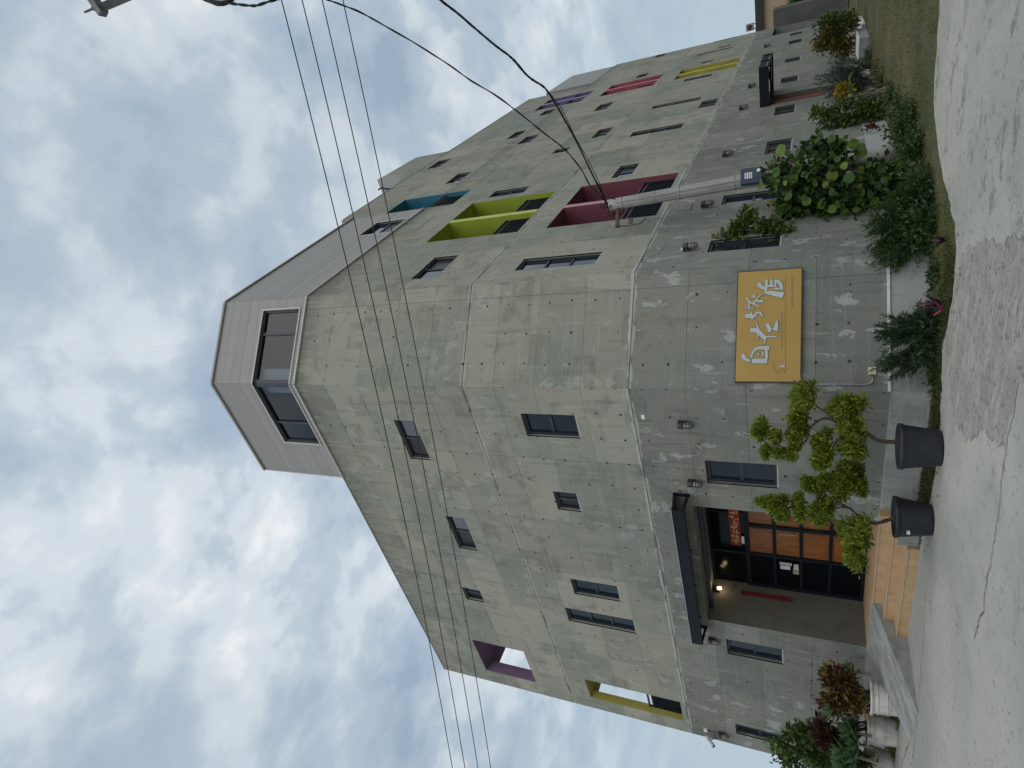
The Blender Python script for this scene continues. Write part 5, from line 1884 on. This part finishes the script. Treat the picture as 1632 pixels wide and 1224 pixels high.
blade_plant('cordyline', 'dark purple spiky plant between the two feathery shrubs', 'plant', (8.95, 4.85, -.02), 34, .34, .014, 'leaf_purple', .9)
pk = blade_plant('cordyline', 'small plant with bright pink leaves at the front of the planting strip', 'plant', (8.70, 4.80, -.02), 6, .22, .026, 'leaf_pink', .8)
blade_plant('cordyline', 'small reddish purple plant at the lawn edge before the dense dark shrub', 'plant', (9.25, 4.05, -.02), 16, .24, .018, 'leaf_purple', .9)

fe = thing('feathery_shrub', 'grey-green misty shrub before the side door canopy', 'shrub', (22, 4.2, -.03))
V_, pt_ = needle_bush(DATA['fe_blobs'], 60, .16, .014, (22, 4.2, 0), 34, .004)
quads_obj('foliage', V_, 'leaf_grey', fe)
stems('stem', pt_[::9], .008, .003, 'bark', fe)
orb = thing('leafy_shrub', 'orange-green bushy shrub at the far end of the long side', 'shrub', (27.8, 4.1, -.03))
quads_obj('foliage', leaves_np(DATA['or_blobs'][:3], 2400, .16, .055, .3, .25, .7), 'leaf_orange', orb)
quads_obj('upper_foliage', leaves_np(DATA['or_blobs'][3:], 1300, .16, .055, .3, .25, .7), 'leaf_mid', orb)
mb = MB()
for k in range(5):
    mb.tube([(27.8 + rng.normal() * .1, 4.1 + rng.normal() * .1, -.05), (27.8 + rng.normal() * .3, 4.1 + rng.normal() * .3, .8)], [.03, .012], 6)
mb.build('stem', 'bark', orb)
lf = thing('leafy_shrub', 'loose mid green shrub between the misty shrub and the round-leaved shrub', 'shrub', (19, 4.1, -.03))
quads_obj('foliage', leaves_np(DATA['lf_blobs'], 2300, .15, .07, .2, .2, .8), 'leaf_mid', lf)
mb = MB()
for k in range(5):
    mb.tube([(19 + rng.normal() * .1, 4.1 + rng.normal() * .1, -.05), (19 + rng.normal() * .3, 4.1 + rng.normal() * .3, .9)], [.025, .01], 6)
mb.build('stem', 'bark_pale', lf)
bn = thing('banana_plant', 'young banana plant with one broad bright leaf behind the loose green shrub', 'plant', (20.2, 4.35, -.03))
for k, (a, l_, lean) in enumerate(((2.6, 1.25, .75), (4.2, .9, .9), (0.6, .8, .8))):
    mb = MB()
    o_ = Vector((math.cos(a), math.sin(a), 0))
    s = Vector((-o_.y, o_.x, 0))
    pr = []
    for i in range(8):
        q = i / 7
        pr.append((Vector((20.2, 4.35, .55)) + o_ * l_ * q * lean + Vector((0, 0, l_ * (.8 * q - .7 * q * q))), .16 * math.sin(math.pi * min(1, .08 + q * .95))))
    for i in range(7):
        (p, w_), (q_, w2) = pr[i], pr[i + 1]
        mb.quad([p - s * w_ + Vector((0, 0, .04)), p, q_, q_ - s * w2 + Vector((0, 0, .04))])
        mb.quad([p, p + s * w_ + Vector((0, 0, .04)), q_ + s * w2 + Vector((0, 0, .04)), q_])
    mb.build('leaf', 'leaf_blue', bn, True, False)
mb = MB()
mb.tube([(20.2, 4.35, -.05), (20.2, 4.35, .6)], [.07, .045], 10)
mb.build('stem', 'leaf_mid', bn, True)
for pfx, mat, c, lab in (('ye', 'leaf_yellow', (18.6, 3.9), 'small yellow-leaved croton beside the round-leaved shrub'), ('re', 'leaf_red', (18.3, 3.8), 'low reddish shrub at the lawn edge beside the yellow croton'),
                         ('yf', 'leaf_yellow', (21.5, 3.8), 'patch of yellow leaves low in front of the misty shrub')):
    t = thing('croton_plant', lab, 'plant', (*c, -.03))
    quads_obj('foliage', leaves_np(DATA[pfx + '_blobs'], 620, .16, .06, .4, .2, .7), mat, t)
    mb = MB()
    mb.tube([(*c, -.05), (c[0], c[1], .5)], [.02, .008], 6)
    mb.build('stem', 'bark', t)

# rusty panel box against the wall by the pole
mb = MB()
mb.box((14.95, 2.03, 0.02), (15.85, 2.50, 0.26), 0, FC)
bp = tag(mb.build('rusty_cabinet', 'rust_panel'), 'rusty brown metal cabinet on the wall behind the utility pole', 'cabinet')
bevel(bp, .012)
mb = MB()
mb.box((14.92, 2.50, 0.0), (15.88, 2.52, 0.30), 0, FC)
mb.build('cabinet_lid', 'rust_panel', bp)

# ------------------------------------------------------------------ planters left of the ramp
UP = [(7.83, 12.97), (7.83, 14.12), (7.80, 15.35)]
UL = ['pale plaster planter nearest the ramp, holding the red croton', 'pale plaster planter in the middle, under the fleshy rosettes', 'pale plaster planter at the left edge under the leafy branches']
for c, lab in zip(UP, UL):
    t = thing('planter_urn', lab, 'planter', (*c, -.03), 'pale planters along the wall left of the ramp')
    mb = MB()
    mb.lathe([(.25, -.03), (.255, .03), (.285, .30), (.305, .46), (.30, .47), (.335, .485), (.345, .51), (.335, .53), (.30, .53), (.29, .48)], 36, (*c, 0), cap1=False)
    o = mb.build('urn_wall', 'urn_plaster', t)
    for p_ in o.data.polygons:
        p_.use_smooth = len(p_.vertices) == 4
    mb = MB()
    for zz in (.20, .24, .40):
        rr = .25 + .055 * zz / .46 + .012
        mb.tube([(c[0] + math.cos(a) * rr, c[1] + math.sin(a) * rr, zz) for a in [2 * math.pi * k / 32 for k in range(33)]], .007, 6, cap=False)
    mb.build('moulding', 'urn_plaster', t)
    mb = MB()
    mb.lathe([(.292, .485), (.01, .50)], 24, (*c, 0), cap0=False)
    mb.build('soil', 'pot_soil', t)


def croton(blobs, c, mat, label, n, L):
    t = thing('croton_bush', label, 'plant', (*c, .5))
    V_ = leaves_np(blobs, n, L, L * .46, .5, .2, .65)
    quads_obj('foliage', V_, mat, t)
    mb = MB()
    for b_ in blobs:
        for _ in range(5):
            mb.tube([(c[0] + rng.normal() * .07, c[1] + rng.normal() * .07, .49), (b_[0] + rng.normal() * .1, b_[1] + rng.normal() * .1, b_[2] + b_[4] * .4)], [.012, .005], 6)
    mb.build('stem', 'bark', t)


croton(DATA['cr_blobs'], UP[0], 'leaf_croton', 'red and yellow leaved croton bush in the planter beside the ramp', 1500, .14)
croton(DATA['cr2_blobs'], UP[1], 'leaf_maroon', 'dark maroon croton behind the fleshy green rosettes', 800, .14)


def rosette(c, n, L, Wd, label, tilt=(-.4, -.25)):
    t = thing('rosette_plant', label, 'plant', c)
    for k in range(n):
        a = k * 2.399
        q0 = (k + .5) / n
        el = 1.35 - 1.25 * q0
        d = Vector((math.cos(a) * math.cos(el) + tilt[0] * .5, math.sin(a) * math.cos(el) + tilt[1] * .5, math.sin(el))).normalized()
        s = d.cross(Vector((0, 0, 1)))
        s = s.normalized() if s.length > .05 else Vector((1, 0, 0))
        nn = s.cross(d)
        mb = MB()
        pr = []
        for i in range(5):
            q = i / 4
            pr.append((Vector(c) + d * L * (.6 + .4 * q0) * q + nn * (-.12 * L * q * (1 - q) * 2), Wd * [.55, .95, 1.0, .7, .05][i]))
        for i in range(4):
            (p, w_), (q_, w2) = pr[i], pr[i + 1]
            mb.quad([p - s * w_ + nn * w_ * .35, p, q_, q_ - s * w2 + nn * w2 * .35])
            mb.quad([p, p + s * w_ + nn * w_ * .35, q_ + s * w2 + nn * w2 * .35, q_])
        mb.build('leaf', 'leaf_blue', t, True, False)
    mb = MB()
    mb.tube([(c[0], c[1], max(.45, c[2] - .45)), c], [.03, .02], 8)
    mb.build('stem', 'bark_pale', t)


ag = DATA['ag']
rosette(ag[0], 20, .34, .055, 'fleshy green rosette plant between the croton bush and the wall')
rosette(ag[1], 26, .42, .045, 'tall narrow-leaved rosette standing above the croton bush on its left')
a2 = DATA['ag2']
a2 = a2 + [[8.0, 14.25, .62], [7.9, 14.7, .75]]
for p, lab in zip(a2, ('fleshy rosette spilling over the rim between the first two planters', 'lowest fleshy rosette hanging before the middle planter',
                       'fleshy rosette highest above the middle planter', 'fleshy rosette low between the middle and left planters', 'fleshy rosette at the very left edge of the planters',
                       'fleshy rosette sitting at the centre of the middle planter', 'fleshy rosette under the leafy shrub, between the middle and left planters, on top')):
    rosette((p[0] - .16, p[1], p[2] + .04), 30, .50, .058, lab)
ls = thing('leafy_shrub', 'leafy green shrub with small oval leaves at the left edge of the building', 'shrub', (7.95, 14.6, .5))
stems('stem', DATA['ls_stem'], .016, .005, 'bark_pale', ls)
quads_obj('foliage', leaves_np(DATA['ls_blobs'], 2300, .13, .085, .2, .25, .75), 'leaf_mid', ls)
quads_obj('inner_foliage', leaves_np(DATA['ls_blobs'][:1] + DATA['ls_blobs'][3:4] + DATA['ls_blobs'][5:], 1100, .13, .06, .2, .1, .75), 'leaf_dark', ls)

# ------------------------------------------------------------------ grass
def grass(name, pts_, hgt, wid, mat='grass_blade'):
    P = np.array(pts_)
    k = len(P)
    a = rng.uniform(0, 6.28, k)
    d = np.stack([np.cos(a), np.sin(a), np.zeros(k)], 1)
    h_ = hgt * rng.uniform(.4, 1.2, k)[:, None]
    s = np.stack([-np.sin(a), np.cos(a), np.zeros(k)], 1) * wid
    up_ = np.array([0, 0, 1.0])
    lean = rng.uniform(.1, .9, k)[:, None]
    V_ = np.stack([P - s, P + s, P + d * h_ * lean * .5 + up_ * h_ * .7 + s * .5, P + d * h_ * lean + up_ * h_], 1).reshape(-1, 3)
    return stuff(quads_obj(name, V_, mat))


def edge_x(y):
    for i in range(len(edge) - 1):
        (xa, ya), (xb, yb) = edge[i], edge[i + 1]
        if ya <= y <= yb and yb > ya:
            return xa + (xb - xa) * (y - ya) / (yb - ya)
    return 8.2


gp = []
while len(gp) < 30000:
    x = 8.5 + 26 * rng.random() ** 2.0
    y = rng.uniform(.2, 4.7)
    if x < edge_x(y) + .03:
        continue
    m_ = mnoise.noise(Vector((x * .5, y * .9, 3)))
    if m_ > .22 and rng.random() < .8:
        continue
    gp.append((x, y, -.035))
grass('lawn_grass', gp, .045, .004)
gp = []
while len(gp) < 7000:
    y = rng.uniform(4.0, 8.9)
    ex = edge_x(y)
    wx = XA + .0 if y > YB else XA + (YB - y)
    x = ex - .01 + (min(.75, wx - ex - .05)) * rng.random() ** 1.4
    if (Vector((x, y)) - Vector(PB1)).length < .27 or (Vector((x, y)) - Vector(PB2)).length < .25:
        continue
    gp.append((x, y, -.035))
grass('strip_grass', gp, .075, .0045, 'grass_dark')
gp = []
while len(gp) < 2600:
    y = rng.uniform(12.5, 16)
    x = 7.7 + 1.2 * rng.random()
    gp.append((x, y, -.035))
grass('planter_grass', gp, .09, .005)
# creeping ground cover under the shrubs
gcv = [(x, y, 0.0, .38, .10) for x, y in ((9.6, 4.7), (10.2, 4.3), (11.3, 4.0), (12.4, 3.7), (13.4, 3.4), (14.6, 3.6), (16, 3.8), (17.4, 3.9), (8.8, 5.9), (12.9, 4.3), (11.9, 4.4), (20, 4.1), (24.5, 4.3), (26, 4.4))] + [(10.3, 4.2, .12, .45, .30), (11.2, 3.95, .12, .5, .28), (12.2, 3.7, .12, .5, .26), (9.0, 5.5, .1, .35, .22), (13.4, 3.6, .15, .5, .3)]
stuff(quads_obj('ground_cover', leaves_np(gcv, 8000, .075, .035, .6, .2, .7), 'leaf_dark'))

# fallen leaves on the bed and lawn edge, grit on the paving
def litter(name, pts_, size, mat, h=.004):
    P = np.array(pts_)
    k = len(P)
    a = rng.uniform(0, 6.28, k)
    d = np.stack([np.cos(a), np.sin(a), rng.uniform(-.1, .35, k)], 1) * (size * rng.uniform(.5, 1.2, k))[:, None]
    s_ = np.stack([-np.sin(a), np.cos(a), rng.uniform(-.2, .3, k)], 1) * (size * .35 * rng.uniform(.6, 1.1, k))[:, None]
    return stuff(quads_obj(name, np.stack([P - d, P + s_ + [0, 0, h], P + d, P - s_], 1).reshape(-1, 3), mat))


lp = []
while len(lp) < 110:
    y = rng.uniform(2.6, 8.9)
    lp.append((edge_x(y) + rng.uniform(-.5, .7), y, .014))
litter('fallen_leaves', lp, .032, 'leaf_orange')
gp = []
while len(gp) < 900:
    x, y = rng.uniform(3.5, 8.4), rng.uniform(1.0, 14)
    if x < edge_x(y) and (mnoise.noise(Vector((x * .7, y * .7, 8))) > .05 or x > edge_x(y) - .35):
        gp.append((x, y, .007))
mb = MB()
for x, y, z in gp:
    r_ = rng.uniform(.004, .013)
    n_ = 5
    ring = [(x + r_ * math.cos(6.283 * k / n_ + x) * rng.uniform(.7, 1.2), y + r_ * math.sin(6.283 * k / n_ + x) * rng.uniform(.7, 1.2), .004) for k in range(n_)]
    for k in range(n_):
        mb.quad([ring[k], ring[(k + 1) % n_], (x, y, .004 + r_ * .9)])
stuff(mb.build('grit', 'pole_concrete', fix=False))

# ------------------------------------------------------------------ utility pole, meter, cables, wires
up = thing('utility_pole', 'round concrete utility pole leaning before the maroon balcony', 'utility pole', (13.76, 4.16, -.1))
pb, pt = Vector((13.76, 4.16, -.1)), Vector((12.98, 4.2, 5.70))
mb = MB()
mb.tube([pb.lerp(pt, k / 10) for k in range(11)], [.168 - .045 * k / 10 for k in range(11)], 24)
o = mb.build('pole_shaft', 'pole_concrete', up)
for p_ in o.data.polygons:
    p_.use_smooth = len(p_.vertices) == 4
ax = (pt - pb).normalized()
for q in (.55, .74, .83, .95):
    mb = MB()
    c = pb.lerp(pt, q)
    rr = .168 - .045 * q + .006
    s = ax.orthogonal().normalized()
    t_ = ax.cross(s)
    mb.tube([c + (s * math.cos(a) + t_ * math.sin(a)) * rr for a in [2 * math.pi * k / 20 for k in range(21)]], .010, 6, cap=False)
    mb.build('steel_band', 'galvanised', up)
mb = MB()
for off in (Vector((-.17, .05, 0)), Vector((-.15, -.08, 0))):
    mb.tube([pb.lerp(pt, .2) + off, pb.lerp(pt, .55) + off * .95, pb.lerp(pt, .78) + off * .9, pb.lerp(pt, .97) + off * .8], .012, 6)
mb.build('riser_cable', 'galvanised', up)
# tangle of service cables and the bracket at the top
mb = MB()
rs = random.Random(5)
for k in range(9):
    c = pt + Vector((rs.uniform(-.1, .14), rs.uniform(-.16, .16), rs.uniform(-.22, .16)))
    n1 = Vector((rs.uniform(-1, 1), rs.uniform(-1, 1), rs.uniform(-1, 1))).normalized()
    s = n1.orthogonal().normalized()
    t_ = n1.cross(s)
    rr = rs.uniform(.09, .19)
    mb.tube([c + (s * math.cos(a) * rr + t_ * math.sin(a) * rr * rs.uniform(.75, 1)) for a in [rs.uniform(4, 6.2) * k2 / 14 for k2 in range(15)]], .011, 6)
mb.build('cable_tangle', 'black_rubber', up, True)
mb = MB()
br = pb.lerp(pt, .965)
dirn = Vector((-.66, .75, 0)).normalized()
mb.bar(br, br + dirn * .55, .07, .07)
mb.tube([br + dirn * .52 + Vector((0, 0, -.02)), br + dirn * .54 + Vector((.0, 0, -.2)), br + dirn * .52 + Vector((0, 0, -.5)), br + dirn * .40 + Vector((0, 0, -.65))], .014, 6)
mb.bar(br + dirn * .50 + Vector((0, 0, -.30)), br + dirn * .36 + Vector((0, 0, -.30)), .035, .08)
mb.build('bracket', 'rust_panel', up)

mt = thing('electricity_meter', 'dark blue electricity meter box strapped to the utility pole', 'meter', (13.2, 4.0, 2.6))
c = pb.lerp(pt, .485) + Vector((-.10, -.17, 0))
dq = Vector((-.8, -.6, 0)).normalized()
sq = Vector((.6, -.8, 0))
c = pb.lerp(pt, .49) + dq * .20
mb = MB()
mb.obox(c, dq * .07, sq * .155, Vector((0, 0, .20)))
bevel(mb.build('meter_case', 'meter_blue', mt), .015)
mb = MB()
mb.obox(c + dq * .074 + Vector((0, 0, .05)), dq * .004, sq * .06, Vector((0, 0, .07)))
mb.build('label_plate', 'paper_white', mt)
mb = MB()
for k in range(3):
    mb.obox(c + dq * .0795 + Vector((0, 0, .09 - .04 * k)), dq * .001, sq * .05, Vector((0, 0, .007)))
mb.build('label_print', 'ink_dark', mt)
mb = MB()
q = c + dq * .07 + sq * .08 + Vector((0, 0, -.14))
mb.tube([q, q + dq * .02], .035, 14)
mb.build('seal_cap', 'white_plastic', mt)
mb = MB()
for o_ in (-.12, 0.0, .10):
    mb.tube([c + sq * o_ + Vector((0, 0, -.24)), c + sq * o_ - dq * .05 + Vector((0, 0, -.6)), c + sq * o_ * .8 - dq * .12 + Vector((0, 0, -1.4))], .016, 8)
mb.build('supply_conduit', 'black_rubber', mt)


def strand(name, label, path, n, amp, r_, group=None):
    t = thing(name, label, 'cable', path[0], group)
    P = smooth_path(path, 8)
    for k in range(n):
        mb = MB()
        q = []
        ph = k * 6.283 / max(n, 1)
        for i, p in enumerate(P):
            d = (P[min(i + 1, len(P) - 1)] - P[max(i - 1, 0)]).normalized()
            s = d.orthogonal().normalized()
            t_ = d.cross(s)
            wob = amp * (.6 + .9 * abs(mnoise.noise(Vector((i * .09, k * 3.1, 1))))) if n > 1 else 0
            a = ph + i * .42
            q.append(p + s * math.cos(a) * wob + t_ * math.sin(a) * wob)
        mb.tube(q, r_, 6)
        mb.build('strand', 'black_rubber', t, True)


strand('service_cable', 'thick twisted bundle of black cables running up from the utility pole', DATA['cable1'], 4, .015, .0095)
strand('service_cable', 'loose black cable hanging beside the thick twisted bundle', DATA['cable1b'], 1, 0, .008)
strand('service_cable', 'thinner twisted pair of black cables running up from the utility pole', DATA['cable2'], 2, .008, .0105)
strand('service_cable', 'looping black cable at the top edge beside the crossarm', DATA['loop'], 2, .010, .010)
strand('service_cable', 'short thick black cable splice at the top edge', DATA['loop2'], 1, 0, .026)

WL = ['overhead wire highest over the entrance front', 'second overhead wire below the highest one', 'third overhead wire, just above the lowest one', 'lowest overhead wire passing closest over the second storey windows']
for wpts, lab in zip(DATA['wires'], WL):
    P = [Vector(p) for p in wpts]
    # fit a smooth sagging curve through the measured points and carry it on to both sides
    a, c_ = P[0], P[-1]
    L_ = (c_ - a).length
    tt = np.array([(p - a).xy.length / (c_ - a).xy.length for p in P])
    cf = np.polyfit(tt, [p.z for p in P], 2)
    path = []
    for k in range(90):
        t = -.95 + 2.9 * k / 89
        p = a.lerp(c_, t)
        path.append((p.x, p.y, float(np.polyval(cf, t))))
    mb = MB()
    mb.tube(path, .0088, 6)
    tag(mb.build('power_line', 'black_rubber', None, True), lab, 'power line', 'overhead wires crossing before the building')

ca_ = thing('pole_crossarm', 'grey steel crossarm bracket poking in high above at the frame corner', 'crossarm', tuple(DATA['arm'][1]))
A_ = [Vector(p) for p in DATA['arm']]
mb = MB()
mb.bar(A_[0] + (A_[0] - A_[1]) * 1.5, A_[1], .11, .09)
mb.build('arm_beam', 'steel_weathered', ca_)
mb = MB()
mb.bar(A_[2], A_[3] + (A_[3] - A_[2]) * .8, .10, .09)
mb.build('brace_beam', 'steel_weathered', ca_)
mb = MB()
dd = (A_[1] - A_[0]).normalized()
c = A_[1] - dd * .12
s = dd.cross(A_[3] - A_[2]).normalized()
w_ = (A_[2] - A_[3]).normalized()
mb.tube([c - w_ * .02, c + w_ * .20], .014, 8)
mb.tube([c + w_ * .06, c + w_ * .08], .03, 6)
mb.build('bolt', 'steel_weathered', ca_)

# ------------------------------------------------------------------ things beyond the long side
bl = thing('concrete_block', 'long low concrete block with pale top on the lawn by the orange shrub', 'block', (27, 4.8, -.03))
mb = MB()
mb.box((26.0, 4.44 - .62, -.04), (28.25, 4.44, .25))
mb.build('block_body', 'block_side', bl)
mb = MB()
mb.box((25.98, 4.44 - .64, .25), (28.27, 4.46, .29))
mb.build('block_cap', 'block_top', bl)
mb = MB()
mb.box((28.4, 3.72, -.03), (30.6, 4.10, .09))
cs = tag(mb.build('kerb_slab', 'block_top'), 'thin pale kerb slab lying on the lawn beyond the concrete block', 'slab')
bevel(cs, .02)

hs = thing('tan_house', 'tan rendered building with dark roof edge beyond the far end of the hotel', 'house', (62, 0, 0))
mb = MB()
mb.box((60, -16, 2.7), (74, 6.9, 5.38))
mb.box((60, 6.4, -.05), (74, 6.9, 2.7))
mb.box((63, -16, -.05), (74, 6.4, 2.7))
mb.build('wall', 'tan_render', hs)
mb = MB()
mb.box((59.7, -16.3, 5.38), (74.3, 7.1, 5.95))
mb.build('roof_fascia', 'dark_fascia', hs)
mb = MB()
mb.box((62.9, -15.9, 0), (62.98, 6.3, 2.65))
mb.build('shop_front', 'glass_black', hs)
for k in range(5):
    mb = MB()
    mb.box((60.0, 2.0 - 4.2 * k, -.05), (60.35, 2.35 - 4.2 * k, 2.7))
    mb.build('pillar', 'tan_render', hs)
ac = thing('air_conditioner', 'small air conditioner unit on the roof edge beyond the hotel', 'air conditioner', (60.6, 6.3, 5.95))
mb = MB()
mb.box((60.3, 6.05, 6.15), (60.75, 6.56, 6.72))
bevel(mb.build('ac_case', 'ac_grey', ac), .02)
mb = MB()
mb.tube([(60.29, 6.30, 6.44), (60.27, 6.30, 6.44)], .2, 16)
mb.build('fan_grille', 'dark_fascia', ac)
mb = MB()
mb.box((60.3, 6.1, 5.955), (60.75, 6.16, 6.15))
mb.box((60.3, 6.45, 5.955), (60.75, 6.51, 6.15))
mb.build('ac_stand', 'galvanised', ac)
gw = thing('boundary_wall', 'low pale green wall with a white coping beyond the lawn', 'wall', (50, 2, 0))
mb = MB()
mb.box((50, -20, -.05), (50.2, 5.6, 1.1))
mb.build('wall_body', 'wall_green', gw)
mb = MB()
mb.box((49.94, -20, -.05), (50.0 - .003, 5.62, .14))
mb.build('white_kerb', 'block_top', gw)
gt = thing('street_tree', 'small leafy tree in front of the tan building', 'tree', (54, 4.6, -.03))
mb = MB()
mb.tube([(54, 4.4, -.05), (54.05, 4.5, 1.4), (54, 4.8, 3.0)], [.10, .07, .03], 8)
mb.build('trunk', 'bark', gt, True)
quads_obj('crown', leaves_np([(54, 4.9, 3.1, .7, .5), (54, 4.2, 2.9, .8, .45), (54, 5.3, 2.6, .4, .5)], 900, .22, .10, .1, .2, .8), 'leaf_mid', gt)

print('OBJECTS', len(bpy.data.objects))
